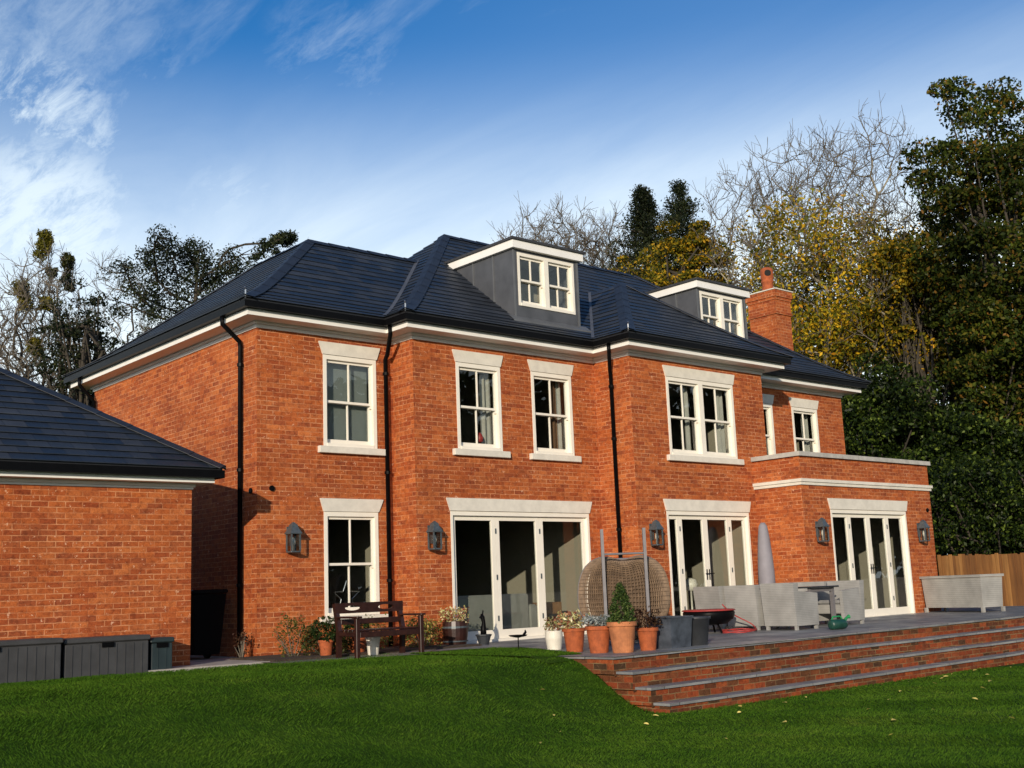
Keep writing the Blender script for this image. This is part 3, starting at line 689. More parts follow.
# dormers
def dormer(ox):
    d=MB(); xa,xb=13.88+ox,15.55+ox; yf=15.69; zb=5.84; zt=7.17
    d.quad((xa,yf,zb),(xa,yf,zt),(xa,18.2,zt),(xa,18.2,zb)); d.quad((xb,yf,zb),(xb,18.2,zb),(xb,18.2,zt),(xb,yf,zt))
    xw0,xw1,zw0,zw1=13.98+ox,15.44+ox,6.09,7.12
    wall(d,'y',yf,-1,xa,xb,zb,zt,[(xw0,xw1,zw0,zw1)],.13)
    dm=d.build('dormer',M['lead'],house)
    for yy_ in (16.25,16.85):
        for xs0 in (xa-.018,xb+.001): t=MB(); t.box(xs0,xs0+.017,yy_,yy_+.028,6.2,zt-.002); t.build('lead_roll',M['leadtrim'],dm)
    for xs0 in (xa-.01,xb-.035): t=MB(); t.box(xs0,xs0+.045,yf-.014,yf-.001,5.86,zt-.002); t.build('corner_flashing',M['leadtrim'],dm)
    a=MB(); a.quad((xa-.16,yf-.14,prof(.6-.14)+.035),(xb+.18,yf-.14,prof(.6-.14)+.035),(xb+.18,yf+.02,prof(.6+.02)+.05),(xa-.16,yf+.02,prof(.6+.02)+.05))
    a.quad((xa-.16,yf-.14,prof(.46)+.005),(xb+.18,yf-.14,prof(.46)+.005),(xb+.18,yf-.14,prof(.46)+.035),(xa-.16,yf-.14,prof(.46)+.035)); a.build('apron_flashing',M['leadtrim'],dm)
    f=MB(); f.box(xa-.07,xb+.09,yf-.09,18.4,zt+.005,zt+.155); f.build('fascia',M['white'],dm)
    f=MB(); f.box(xa-.11,xb+.13,yf-.13,18.5,zt+.158,zt+.20); f.box(xa+.1,xb-.1,yf+.2,18.3,zt+.2,zt+.24); f.build('flat_roof',M['darkfelt'],dm)
    # window kept as a part of the house, one level up
    sash_window(house,xw0,xw1,zw0,zw1,yf,2,None,None,.055,'dormer_window')
    mbk=MB(); mbk.box(xa+.02,xb-.02,yf+.9,yf+.93,5.9,7.15); mbk.build('dormer_lining',M['plaster'],dm)
dormer(0); dormer(5.27)

# chimney
c=MB(); cx0,cx1,cy0,cy1=23.78,24.46,16.97,17.85
c.box(cx0+.03,cx1-.03,cy0+.03,cy1-.03,5.4,7.40)
for za,zb,o in ((7.403,7.477,.0),(7.48,7.552,.03),(7.555,7.85,.012),(7.853,7.925,.03),(7.928,8.10,.055)): c.box(cx0+.03-o,cx1-.03+o,cy0+.03-o,cy1-.03+o,za,zb)
ch=c.build('chimney',M['brick'],house)
c=MB(); c.box(cx0-.05,cx1+.05,cy0-.05,cy1+.05,8.103,8.13); c.build('mortar_cap',M['stone'],ch)
c=MB(); cxx,cyy=24.12,17.41; c.lathe([(.17,8.13),(.17,8.20),(.15,8.22),(.14,8.40),(.16,8.42),(.16,8.46),(.14,8.48),(.165,8.52),(.165,8.74),(.14,8.79),(.09,8.81)],(cxx,cyy,0),24)
pot=c.build('chimney_pot',M['terracotta'],ch,smooth=True)
c=MB(); dv=Vector((-.62,-.62,0)).normalized(); p=Vector((cxx,cyy,8.64))+dv*.115
c.tube([p,p+dv*.055],[.08,.085],16); c.build('pot_opening',M['black'],ch)

# downpipes
def pipe(pts,r=.036,brk=()):
    mb=MB(); mb.tube(pts,r,10); o=mb.build('downpipe',M['black'],house,smooth=True)
    k=MB()
    for (x,y,z) in brk: k.tube([(x,y,z-.025),(x,y,z+.025)],r+.014,10)
    if brk: k.build('pipe_bracket',M['black'],o)
pipe([(8.40,16.55,5.34),(8.40,16.55,5.22),(8.74,16.62,4.98),(8.76,16.63,4.9),(8.76,16.63,.0)],.038,[(8.76,16.63,z) for z in (4.6,2.9,1.1)])
pipe([(11.05,15.70,5.34),(11.06,15.70,5.2),(11.22,16.03,4.92),(11.24,16.12,4.85),(11.24,16.12,.0)],.038,[(11.24,16.12,z) for z in (4.6,2.9,1.1)])
pipe([(15.40,14.80,5.34),(15.40,14.80,5.22),(15.66,15.05,4.9),(15.70,15.08,4.84),(15.70,15.08,.0)],.038,[(15.70,15.08,z) for z in (4.6,3.6,1.9)])
pipe([(8.40,22.6,5.34),(8.40,22.6,5.2),(8.74,22.7,4.9),(8.76,22.7,0)],.038)
pipe([(24.56,15.9,5.34),(24.56,15.9,5.2),(24.25,16.0,4.7),(24.25,16.0,3.4)],.036)
# air vents: small dark terracotta outlets
for x,y,z in ((8.81,16.36,2.55),(9.07,16.18,2.58),(23.97,13.52,2.27)):
    v=MB(); v.tube([(x,y,z),(x,y-.02,z)] if y!=16.36 else [(x,y,z),(x-.02,y,z)],.045,12); v.build('vent_outlet',M['black'],house)

# interior shell
mb=MB()
mb.box(X1+.15,X4-.15,Y1+.15,YB-.15,-.02,.01); mb.box(X2+.15,X4-.15,Y2+.15,Y1+.149,-.02,.011); mb.box(X3+.15,X3b,Y3+.15,Y2+.149,-.02,.012); mb.box(EX0+.15,EX1-.15,EY+.15,Y2+.14,-.02,.013)
mb.build('interior_floor',M['floorwood'],house)
mb=MB()
for z in (2.62,5.02):
    mb.box(X1+.13,X2,Y1+.13,YB-.15,z,z+.1); mb.box(X2+.001,X4-.13,Y4+.13,YB-.15,z,z+.1)
mb.box(X2+.13,X3,Y2+.13,Y4+.129,2.62,2.72); mb.box(X3+.13,X3b-.13,Y3+.13,Y4+.129,2.621,2.721); mb.box(EX0+.13,EX1-.13,EY+.13,Y4+.128,2.622,2.722)
mb.box(X3+.13,X3b-.13,Y3+.13,Y4+.129,5.021,5.12)
mb.build('interior_ceiling',M['ceiling'],house)
mb=MB()
for z0,z1 in ((.012,2.618),(2.722,5.018)):
    for x in ((11.6,15.72,19.9) if z0<1 else (11.6,13.75,15.72,19.9)): mb.box(x,x+.1,max(Y1,Y2)+.16 if x<12 else Y4+.14,19.99,z0,z1)
mb.box(19.16,19.26,Y3+.14,Y4+.139,.012,2.6)
mb.box(EX1-.16,EX1-.13,EY+.14,Y4+.12,.014,2.61)
for z0,z1 in ((.015,2.61),(2.73,5.01)):
    mb.box(X4-.18,X4-.14,Y4+.15,19.98,z0,z1); mb.box(X1+.13,X1+.16,Y1+.15,19.98,z0,z1)
mb.build('interior_partition',M['plaster'],house)
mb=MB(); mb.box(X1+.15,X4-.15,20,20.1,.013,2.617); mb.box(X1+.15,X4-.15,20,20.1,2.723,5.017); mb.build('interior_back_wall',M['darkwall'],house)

# inside things seen through the glass
s=thing('sofa','long grey sofa standing just inside the three panel folding door','sofa',(13.2,16.5,0.012))
b=MB(); b.bev(12.2,14.35,16.15,16.35,.1,.80,.03); b.build('sofa_back',M['sofa'],s); b=MB(); b.bev(12.2,14.35,16.355,17.05,.1,.43,.03); b.build('seat',M['sofa'],s)
b=MB(); b.bev(14.36,14.56,16.15,17.05,.1,.6,.03); b.build('armrest',M['sofa'],s)
for x in (12.3,14.2): b=MB(); b.box(x,x+.06,16.2,16.26,.012,.1); b.build('leg',M['black'],s)
s=thing('side_table','small dark square table inside the right panel of the three panel door','table',(14.9,16.3,0.012))
b=MB(); b.bev(14.72,15.12,16.1,16.5,.40,.62,.01); b.build('table_top',M['cabinet'],s)
for x in (14.74,15.06):
    for y in (16.12,16.44): b=MB(); b.box(x,x+.04,y,y+.04,.012,.399); b.build('leg',M['cabinet'],s)
s=thing('cabinet','brown wooden cabinet inside the extension behind the four panel doors','cabinet',(21.9,16.4,0.012))
b=MB(); b.bev(21.6,23.4,17.2,17.7,.05,1.35,.01); cb=b.build('body',M['cabinet'],s)
for x in (21.62,22.52): b=MB(); b.box(x,x+.86,17.18,17.198,.1,1.3); b.build('cabinet_door',M['cabinet'],s)
s=thing('kitchen_chair','black upright chair inside the doors beside the lounge bay','chair',(17.1,16.0,.012))
b=MB(); b.box(16.9,17.3,15.8,16.2,.44,.48); b.build('seat',M['black'],s); b=MB(); b.box(16.9,17.3,16.18,16.215,.481,.95); b.build('backrest',M['black'],s)
for x in (16.91,17.25):
    for y in (15.81,16.14): b=MB(); b.box(x,x+.035,y,y+.035,.012,.439); b.build('leg',M['black'],s)
b=MB(); b.lathe([(.09,0),(.10,.02),(.02,.04),(.02,.7),(.11,.72),(.15,.82),(.11,.93),(.03,.96)],(0,0,0),16)
solo(b,'floor_lamp',M['whitepot'],'small pale globe lamp inside the double doors next to the parasol','lamp',(18.35,15.7,.012),smooth=True)
def star(cx,cy,cz,r):
    b=MB(); pts=[]
    for i in range(11):
        a=math.pi/2+i*math.pi/5; rr=r if i%2==0 else r*.42; pts.append((cx+rr*math.cos(a),cy,cz+rr*math.sin(a)))
    b.tube(pts,.008,6); return b
solo(star(0,0,0,.26),'star_ornament',M['steel'],'outline star ornament on the sill of the ground floor window behind the bench','ornament',(10.55,16.37,.86))
def curtain(x0,x1,y,z0,z1,mat,label):
    b=MB(); n=max(12,int((x1-x0)/.02)); xx=np.linspace(x0,x1,n+1); yy_=[y+.03*math.sin((x-x0)*55)+.008*math.sin(x*170) for x in xx]
    for i in range(n): b.quad((xx[i],yy_[i],z0),(xx[i+1],yy_[i+1],z0),(xx[i+1],yy_[i+1],z1),(xx[i],yy_[i],z1))
    for v in list(zip(b.f,b.uv)): pass
    o=b.build('curtain',mat,None); md=o.modifiers.new('t','SOLIDIFY'); md.thickness=.004
    return tag(o,label,'curtain',None)
curtain(13.08,13.30,Y2+.24,3.33,4.8,M['curtain'],'pale curtain in the upper window over the left of the three panel door')
curtain(14.78,14.95,Y2+.24,3.33,4.8,M['browncurtain'],'brown curtain in the upper window nearest the middle downpipe')
curtain(14.96,15.08,Y2+.25,3.33,4.8,M['curtain'],'narrow pale curtain at the edge of the upper window nearest the middle downpipe')
curtain(17.58,17.74,Y3+.26,3.33,4.8,M['curtain'],'pale curtain in the left half of the wide upper bay window')
curtain(18.56,18.76,Y3+.26,3.33,4.8,M['curtain'],'pale curtain in the right half of the wide upper bay window')
curtain(22.85,23.05,Y4+.24,3.4,4.7,M['curtain'],'striped pale curtain in the far right upper window above the parapet')
b=MB(); b.box(10.08,11.02,Y1+.19,Y1+.2,3.35,4.78); solo(b,'roller_blind',M['blind'],'plain grey roller blind filling the upper left window','blind')
b=MB(); b.lathe([(.03,0),(.06,.02),(.07,.08),(.05,.14),(.02,.18)],(0,0,0),12)
solo(b,'red_ornament',M['red'],'small red ornament on the sill of the upper window above the folding door','ornament',(12.98,Y2+.17,3.46),smooth=True)

# wall lanterns
def lantern(x,y,label,group):
    x-=.10; s=thing('wall_lantern',label,'lantern',(x,y,1.57),group)
    yc=y-.13
    b=MB(); b.box(x-.05,x+.05,y-.022,y-.002,1.68,1.98); b.build('back_plate',M['lampmetal'],s)
    b=MB()
    b.bev(x-.085,x+.085,yc-.085,yc+.085,1.57,1.595,.006)
    for sx in (-1,1):
        for sy in (-1,1): b.box(x+sx*.075-.011,x+sx*.075+.011,yc+sy*.075-.011,yc+sy*.075+.011,1.596,1.86)
    b.tube([(x,y-.01,1.90),(x,yc,1.93)],.012,6)
    b.build('cage',M['lampmetal'],s)
    b=MB()
    def ring(h,z): return [(x-h,yc-h,z),(x+h,yc-h,z),(x+h,yc+h,z),(x-h,yc+h,z)]
    v=ring(.10,1.86)+ring(.10,1.875)+ring(.055,1.965)+ring(.05,2.0)+ring(.01,2.045)
    b.add(v,[(3,2,1,0)]+[(4*k+i,4*k+(i+1)%4,4*k+4+(i+1)%4,4*k+4+i) for k in range(4) for i in range(4)]+[(16,17,18,19)])
    b.build('cap',M['lampmetal'],s)
    b=MB(); b.box(x-.066,x+.066,yc-.079,yc-.076,1.6,1.858); b.box(x-.079,x-.076,yc-.066,yc+.066,1.6,1.858); b.box(x+.076,x+.079,yc-.066,yc+.066,1.6,1.858); b.build('glass_pane',M['glass'],s)
    b=MB(); b.lathe([(.018,1.60),(.018,1.69),(.03,1.70),(.034,1.74),(.02,1.79),(.006,1.81)],(x,yc,0),12); b.build('bulb',M['whitepot'],s,smooth=True)
    return s
lg='grey wall lanterns along the house front'
lantern(9.485,Y1,'grey box lantern on the brick wall left of the window behind the bench',lg)
lantern(11.80,Y2,'grey box lantern on the brick wall left of the three panel folding door',lg)
lantern(16.22,Y3,'grey box lantern above the wicker egg chair, right of the middle downpipe',lg)
lantern(19.83,EY,'grey box lantern on the extension left of its glazed doors',lg)
lantern(23.63,EY,'grey box lantern on the extension right of its glazed doors, near the corner',lg)

# ------------------------------------------------------------------ garage
gr=thing('brick_garage','low brick garage with dark slate hipped roof at the left edge','garage',(3.5,18,0))
GX,GY=7.405,15.49
mb=MB(); wall(mb,'y',GY,-1,-1.5,GX,-.3,2.45); wall(mb,'x',GX,1,GY,21.3,-.3,2.45); wall(mb,'x',-1.5,-1,GY,21.3,-.3,2.45); wall(mb,'y',21.3,1,-1.5,GX,-.3,2.45); mb.build('wall',M['brick'],gr)
gp=[(-1.5,21.3),(-1.5,GY),(GX,GY),(GX,21.3)]
mb=MB(); around(mb,gp,-.02,.015,2.45,2.48,True); around(mb,gp,-.02,.04,2.483,2.525,True); mb.build('cornice',M['white'],gr)
mb=MB(); around(mb,gp,-.02,.235,2.53,2.605,True); mb.build('fascia',M['white'],gr)
mb=MB(); around(mb,gp,.238,.34,2.595,2.705,True); mb.build('gutter',M['black'],gr)
mb=MB(); around(mb,gp,.18,.28,2.61,2.71,True); mb.build('eaves_board',M['black'],gr)
o=hip_roof(gr,-1.85,GX+.35,GY-.35,21.65,3.24,lambda d:2.72+.672*d,caps=('fr','br','fl'),nm='roof')
# storage boxes
def sbox(x0,x1,y0,y1,z0,z1,label,mat,grp='storage boxes against the garage wall'):
    s=thing('storage_box',label,'storage box',((x0+x1)/2,(y0+y1)/2,z0),grp)
    b=MB(); b.bev(x0+.02,x1-.02,y0+.02,y1-.02,z0,z1-.07,.012)
    n=int((x1-x0)/.11)
    for i in range(1,n): x=x0+i*(x1-x0)/n; b.box(x-.006,x+.006,y0+.012,y0+.0195,z0+.04,z1-.09)
    b.build('body',mat,s)
    b=MB(); b.bev(x0,x1,y0,y1,z1-.068,z1,.014); b.build('lid',mat,s)
    b=MB(); b.box((x0+x1)/2-.08,(x0+x1)/2+.08,y0+.0,y0+.011,z1-.13,z1-.072); b.build('latch',M['black'],s)
sbox(3.75,5.42,14.86,15.44,-.10,.49,'long charcoal storage box with grooved front at the left edge of the lawn',M['boxgrey'])
sbox(5.44,6.58,14.92,15.46,-.08,.47,'charcoal storage box standing in the middle of the row by the garage',M['boxgrey'])
sbox(6.60,6.94,14.98,15.42,-.08,.42,'small dark teal storage box at the right end of the garage row',M['boxteal'])
# wheelie bins
def bin_(x,y,label):
    s=thing('wheelie_bin',label,'bin',(x,y,0),'bins in the side passage')
    b=MB()
    v=[]
    for h,z in ((.20,.08),(.27,.98)): v+=[(x-h,y-h,z),(x+h,y-h,z),(x+h,y+h,z),(x-h,y+h,z)]
    b.add(v,[(3,2,1,0),(0,1,5,4),(1,2,6,5),(2,3,7,6),(3,0,4,7),(4,5,6,7)]); b.build('body',M['black'],s)
    b=MB(); b.bev(x-.29,x+.29,y-.30,y+.30,.985,1.05,.015); b.build('lid',M['black'],s)
    b=MB(); b.tube([(x-.24,y+.29,1.0),(x+.24,y+.29,1.0)],.015,6); b.build('handle',M['black'],s)
    for sx in (-.2,.2): b=MB(); b.tube([(x+sx-.025,y+.22,.1),(x+sx+.025,y+.22,.1)],.1,14); b.build('wheel',M['black'],s)
bin_(8.24,16.85,'black wheelie bin in the shaded passage, nearer the camera')
bin_(8.24,17.6,'black wheelie bin in the shaded passage, behind the first one')

# ------------------------------------------------------------------ plants in pots, shrubs
def leaf_cloud(centers, n, sizes, spread, up=.3):
    """random leaf quads (rhombus) about the centres; returns verts, faces"""
    c=centers[rng.integers(0,len(centers),n)]
    p=c+np.clip(rng.normal(0,1,(n,3)),-1.6,1.6)*spread
    a=rng.normal(0,1,(n,3)); a/=np.linalg.norm(a,axis=1,keepdims=True)
    b=np.cross(a,rng.normal(0,1,(n,3))); b/=np.linalg.norm(b,axis=1,keepdims=True)
    s=(sizes*rng.uniform(.6,1.35,n))[:,None]
    v=np.stack([p-a*s,p-b*s*.45+a*s*.1,p+a*s,p+b*s*.45+a*s*.1],1).reshape(-1,3)
    f=np.arange(4*n).reshape(n,4); return v,f
def leaf_cloud_at(p,size):
    n=len(p); a=rng.normal(0,1,(n,3)); a/=np.linalg.norm(a,axis=1,keepdims=True)
    b=np.cross(a,rng.normal(0,1,(n,3))); b/=np.linalg.norm(b,axis=1,keepdims=True); s=(size*rng.uniform(.6,1.35,n))[:,None]
    v=np.stack([p-a*s,p-b*s*.55+a*s*.1,p+a*s,p+b*s*.55+a*s*.1],1).reshape(-1,3)
    return v,np.arange(4*n).reshape(n,4)
def in_ellipsoid(n,rx,ry,rz,hollow=.0):
    d=rng.normal(0,1,(n,3)); d/=np.linalg.norm(d,axis=1,keepdims=True)
    r=(hollow+(1-hollow)*rng.uniform(0,1,n))**(1/3); return d*r[:,None]*np.array([rx,ry,rz])
def foliage(parent,centers,n,size,spread,mat,name='foliage'):
    v,f=leaf_cloud(np.asarray(centers,float),n,size,spread); return npmesh(name,v,f,mat,parent)
def shrub(x,y,z,rx,ry,h,n,size,mat,label,name='shrub',group=None,mat2=None):
    s=thing(name,label,'shrub',(x,y,z),group)
    c=in_ellipsoid(60,rx,ry,h*.5,.3)+np.array([0,0,h*.52]); c[:,2]+=rng.uniform(-.1,.12,60)*h
    foliage(s,c,n,size,rx*.16,mat)
    if mat2: foliage(s,c[:16]+np.array([0,0,h*.1]),n//4,size,rx*.16,mat2,'flower_heads')
    b=MB()
    for k in range(14):
        p=c[k]; b.tube([(x+p[0]*.1,y+p[1]*.1,z-.03),(x+p[0]*.6,y+p[1]*.6,z+p[2]*.55),(x+p[0],y+p[1],z+p[2])],[.008,.006,.003],4)
    b.build('stem',M['twig'],s); return s
shrub(8.95,15.35,0,.28,.25,.62,900,.022,M['shrub'],'tall pinkish brown shrub against the brick at the house corner')
shrub(9.40,15.15,0,.42,.28,.42,1500,.024,M['ivy'],'low green spreading shrub in the bed left of the bench',mat2=M['shrub'])
shrub(10.5,15.75,0,.48,.2,.42,1200,.024,M['shrub'],'yellow green shrub growing behind the bench')
shrub(11.25,15.25,0,.34,.26,.46,1200,.022,M['shrub'],'orange and green shrub between the bench and the barrel planter')
shrub(8.55,16.15,0,.12,.2,.4,220,.022,M['darkred'],'thin dark shrub at the foot of the corner downpipe')
def pot(x,y,r,h,mat,label,plant_label=None,rim=True,tilt=0):
    r*=.92; s=thing('plant_pot',label,'plant pot',(x,y,0))
    prof_=[(r*.70,0),(r*.72,.01),(r*.93,h*.84),(r*.93,h*.85),(r*1.06,h*.86),(r*1.06,h*.99),(r*1.02,h),(r*.94,h),(r*.90,h*.9)] if rim else [(r*.78,0),(r*.82,.01),(r,h*.6),(r*1.02,h*.98),(r*.98,h),(r*.93,h),(r*.9,h*.9)]
    b=MB(); b.lathe(prof_,(x,y,0),28); b.build('pot',mat,s,smooth=False)
    b=MB(); b.lathe([(r*.88,h*.86),(r*.88,h*.905)],(x,y,0),20); b.build('soil',M['soil'],s)
    return s
def potplant(s,cs,n,size,spread,mat,name='foliage'): return foliage(s,cs,n,size,spread,mat,name)
p=pot(11.46,12.40,.135,.27,M['whitepot'],'round cream pot with pale pink flowering plant at the end of the pot row',rim=False)
potplant(p,in_ellipsoid(30,.15,.15,.08)+[0,0,.34],420,.022,.03,M['variegated'])
p=pot(11.17,11.68,.17,.32,M['terracotta'],'terracotta pot with bushy red and cream leaves, second from the left end')
potplant(p,in_ellipsoid(40,.24,.22,.10)+[0,0,.42],900,.026,.035,M['variegated'])
p=pot(11.10,11.14,.185,.35,M['terracotta'],'terracotta pot with low silver grey foliage, left of the tall conifer pot')
potplant(p,in_ellipsoid(34,.19,.19,.08)+[0,0,.42],700,.020,.03,M['silver'])
p=pot(11.20,10.80,.205,.40,M['terracotta2'],'large pale terracotta pot holding a pointed dwarf conifer')
cc=[]; 
for k in range(260):
    t=rng.uniform(0,1)**1.3; rr=.19*(1-t)**.6*rng.uniform(.55,1); a=rng.uniform(0,6.28); cc.append((rr*math.cos(a),rr*math.sin(a),.38+t*.50))
potplant(p,np.array(cc),4200,.017,.018,M['coneleaf'])
b=MB(); b.tube([(11.20,10.80,.36),(11.20,10.80,.8)],[.02,.008],6); b.build('trunk',M['bark'],p)
p=pot(11.66,10.78,.155,.30,M['terracotta'],'terracotta pot with dark straggly foliage, right of the conifer pot')
potplant(p,in_ellipsoid(34,.22,.2,.13)+[0,0,.42],700,.020,.03,M['darkred'])
# zinc square planter, black bucket
s=thing('square_planter','square weathered zinc planter beside the black tub on the patio edge','planter',(12.2,10.82,0),rz=0)
b=MB(); x0,y0=11.95,10.62; v=[(x0+.03,y0+.03,.0),(x0+.42,y0+.03,0),(x0+.42,y0+.42,0),(x0+.03,y0+.42,0),(x0,y0,.42),(x0+.45,y0,.42),(x0+.45,y0+.45,.42),(x0,y0+.45,.42)]
b.add(v,[(3,2,1,0),(0,1,5,4),(1,2,6,5),(2,3,7,6),(3,0,4,7)]); b.build('body',M['zinc'],s)
b=MB(); b.box(x0+.02,x0+.43,y0+.02,y0+.43,.35,.37); b.build('soil',M['soil'],s)
b=MB(); b.box(x0-.012,x0+.462,y0-.012,y0+.02,.405,.425); b.box(x0-.012,x0+.462,y0+.43,y0+.462,.405,.425); b.box(x0-.012,x0+.02,y0+.021,y0+.429,.405,.425); b.box(x0+.43,x0+.462,y0+.021,y0+.429,.405,.425); b.build('rim',M['zinc'],s)
s=thing('plastic_tub','black tapered plastic tub between the zinc planter and the hose','tub',(12.72,10.78,0))
b=MB(); b.lathe([(.14,0),(.15,.01),(.195,.36),(.215,.365),(.215,.40),(.195,.40),(.18,.33)],(12.72,10.84,0),24); b.build('tub',M['darkplastic'],s,smooth=True)
b=MB(); b.lathe([(.178,.30),(.178,.31)],(12.72,10.84,0),20); b.build('soil',M['soil'],s)
# pots at the bench
p=pot(9.27,14.95,.12,.25,M['terracotta'],'small terracotta pot with a clipped round box ball left of the bench')
potplant(p,in_ellipsoid(160,.20,.20,.19,.75)+[0,0,.40],2600,.016,.012,M['boxleaf'])
p=pot(9.95,15.15,.15,.26,M['terracotta'],'terracotta pot with clipped ball seen under the bench seat')
potplant(p,in_ellipsoid(120,.18,.18,.16,.75)+[0,0,.38],1800,.016,.012,M['boxleaf'])
p=pot(9.86,14.60,.12,.27,M['whitepot'],'plain white pot standing under the bench seat')
# barrel planter
s=thing('barrel_planter','dark half barrel planter with trailing plants left of the folding door','planter',(12.0,15.35,0))
b=MB(); b.lathe([(.17,0),(.20,.15),(.215,.28),(.205,.40),(.19,.40),(.19,.34)],(11.95,15.30,0),20); b.build('staves',M['benchwood'],s)
b=MB(); b.lathe([(.205,.07),(.209,.09)],(11.95,15.30,0),20); b.lathe([(.222,.29),(.221,.32)],(11.95,15.30,0),20); b.build('hoop',M['lampmetal'],s)
foliage(s,in_ellipsoid(40,.26,.24,.14)+np.array([-.05,-.05,.48]),800,.022,.04,M['variegated'])
# hare figure in small pot
s=thing('animal_figure','small dark upright animal figure in a pot by the door threshold','ornament',(12.35,14.9,0))
b=MB(); b.lathe([(.08,0),(.12,.14),(.135,.15),(.135,.17),(.11,.17)],(12.3,15.0,0),16); b.build('pot',M['darkplastic'],s)
b=MB(); b.tube([(12.30,15.0,.14),(12.30,15.0,.25),(12.31,15.0,.36),(12.29,15.0,.44),(12.275,15.0,.50)],[.05,.048,.03,.036,.02],10)
b.tube([(12.285,15.0,.46),(12.25,15.0,.45),(12.23,15.0,.435)],[.03,.024,.012],8); b.tube([(12.29,15.0,.48),(12.30,15.0,.56)],[.012,.005],6); b.tube([(12.30,15.01,.48),(12.32,15.01,.55)],[.012,.005],6)
b.build('body',M['black'],s,smooth=True)
# bird dish
s=thing('bird_dish','thin stake with a shallow dark bird dish at the lawn edge','bird dish',(11.35,13.05,0))
b=MB(); b.tube([(11.35,13.05,-.05),(11.35,13.05,.18)],.009,6); b.build('stake',M['black'],s)
b=MB(); b.lathe([(.02,.175),(.12,.195),(.14,.215),(.12,.21),(.02,.19)],(11.35,13.05,0),18); b.build('dish',M['black'],s)
b=MB(); b.tube([(11.46,13.05,.21),(11.50,13.05,.25),(11.49,13.05,.28)],[.02,.018,.008],6); b.build('bird',M['black'],s)

# ------------------------------------------------------------------ bench
s=thing('garden_bench','dark brown wooden garden bench facing the lawn','bench',(9.9,14.5,0))
def bb(n,*a,**k): b=MB(); b.bev(*a,b=.006); return b.build(n,M['benchwood'],s)
bx0,bx1=9.22,10.40; byb,byf=14.55,14.06
for x in (bx0,bx1-.065):
    bb('leg',x,x+.065,byf,byf+.065,-.03,.55)
    b=MB(); v=[]
    for (y,z) in ((byb,-.03),(byb-.02,.38),(byb+.08,.76)): v+=[(x,y,z),(x+.065,y,z),(x+.065,y+.065,z),(x,y+.065,z)]
    b.add(v,[(3,2,1,0)]+[(4*k+i,4*k+(i+1)%4,4*k+4+(i+1)%4,4*k+4+i) for k in range(2) for i in range(4)]+[(8,9,10,11)]); b.build('leg',M['benchwood'],s)
    bb('armrest',x-.012,x+.077,byf-.04,byb+.02,.552,.58)
    bb('side_rail',x+.01,x+.055,byf+.066,byb-.022,.30,.36)
for k in range(5): bb('seat_slat',bx0+.066,bx1-.066,byf+.01+k*.1,byf+.09+k*.1,.365,.39)
bb('seat_rail',bx0+.066,bx1-.066,byf+.005,byf+.035,.28,.36)
# top rail with two oval holes
def railholes(z0,z1,y,th,holes):
    b=MB(); x0,x1=bx0-.01,bx1+.01; N_=24
    segs=[x0]+[ (holes[i][0]+holes[i+1][0])/2 for i in range(len(holes)-1)]+[x1]
    for (cx,rw),a,c in zip(holes,segs[:-1],segs[1:]):
        zc=(z0+z1)/2; rz=(z1-z0)*.24; pi=[];po=[]
        for i in range(N_):
            t=2*math.pi*i/N_; ct,stt=math.cos(t),math.sin(t); pi.append((cx+rw*ct,zc+rz*stt))
            hx=(c-cx if ct>0 else cx-a); hz=(z1-z0)/2
            k=min(hx/abs(ct) if abs(ct)>1e-6 else 1e9, hz/abs(stt) if abs(stt)>1e-6 else 1e9); po.append((cx+k*ct,zc+k*stt))
        # corners snapped
        for i in range(N_):
            j=(i+1)%N_
            pts=[po[i],po[j]]
            ex=None
            if (abs(abs(po[i][1]-zc)-(z1-z0)/2)<1e-6)!=(abs(abs(po[j][1]-zc)-(z1-z0)/2)<1e-6):
                ex=((c if math.cos(2*math.pi*(i+.5)/N_)>0 else a),(z1 if math.sin(2*math.pi*(i+.5)/N_)>0 else z0))
            out_=[po[i]]+([ex] if ex else [])+[po[j]]
            for yy_,fl in ((y,0),(y+th,1)):
                q=[(p_[0],yy_,p_[1]) for p_ in [pi[i]]+out_+[pi[j]]]
                b.quad(*(q if not fl else q[::-1]))
            b.quad((*[pi[i][0]],y,pi[i][1]),(pi[j][0],y,pi[j][1]),(pi[j][0],y+th,pi[j][1]),(pi[i][0],y+th,pi[i][1]))
    b.quad((x0,y,z1),(x1,y,z1),(x1,y+th,z1),(x0,y+th,z1)); b.quad((x0,y,z0),(x0,y+th,z0),(x1,y+th,z0),(x1,y,z0))
    b.quad((x0,y,z0),(x0,y,z1),(x0,y+th,z1),(x0,y+th,z0)); b.quad((x1,y,z0),(x1,y+th,z0),(x1,y+th,z1),(x1,y,z1))
    return b
railholes(.62,.77,byb+.045,.045,[(9.52,.14),(10.10,.14)]).build('top_rail',M['benchwood'],s)
bb('back_rail',bx0+.066,bx1-.066,byb+.005,byb+.04,.46,.54)

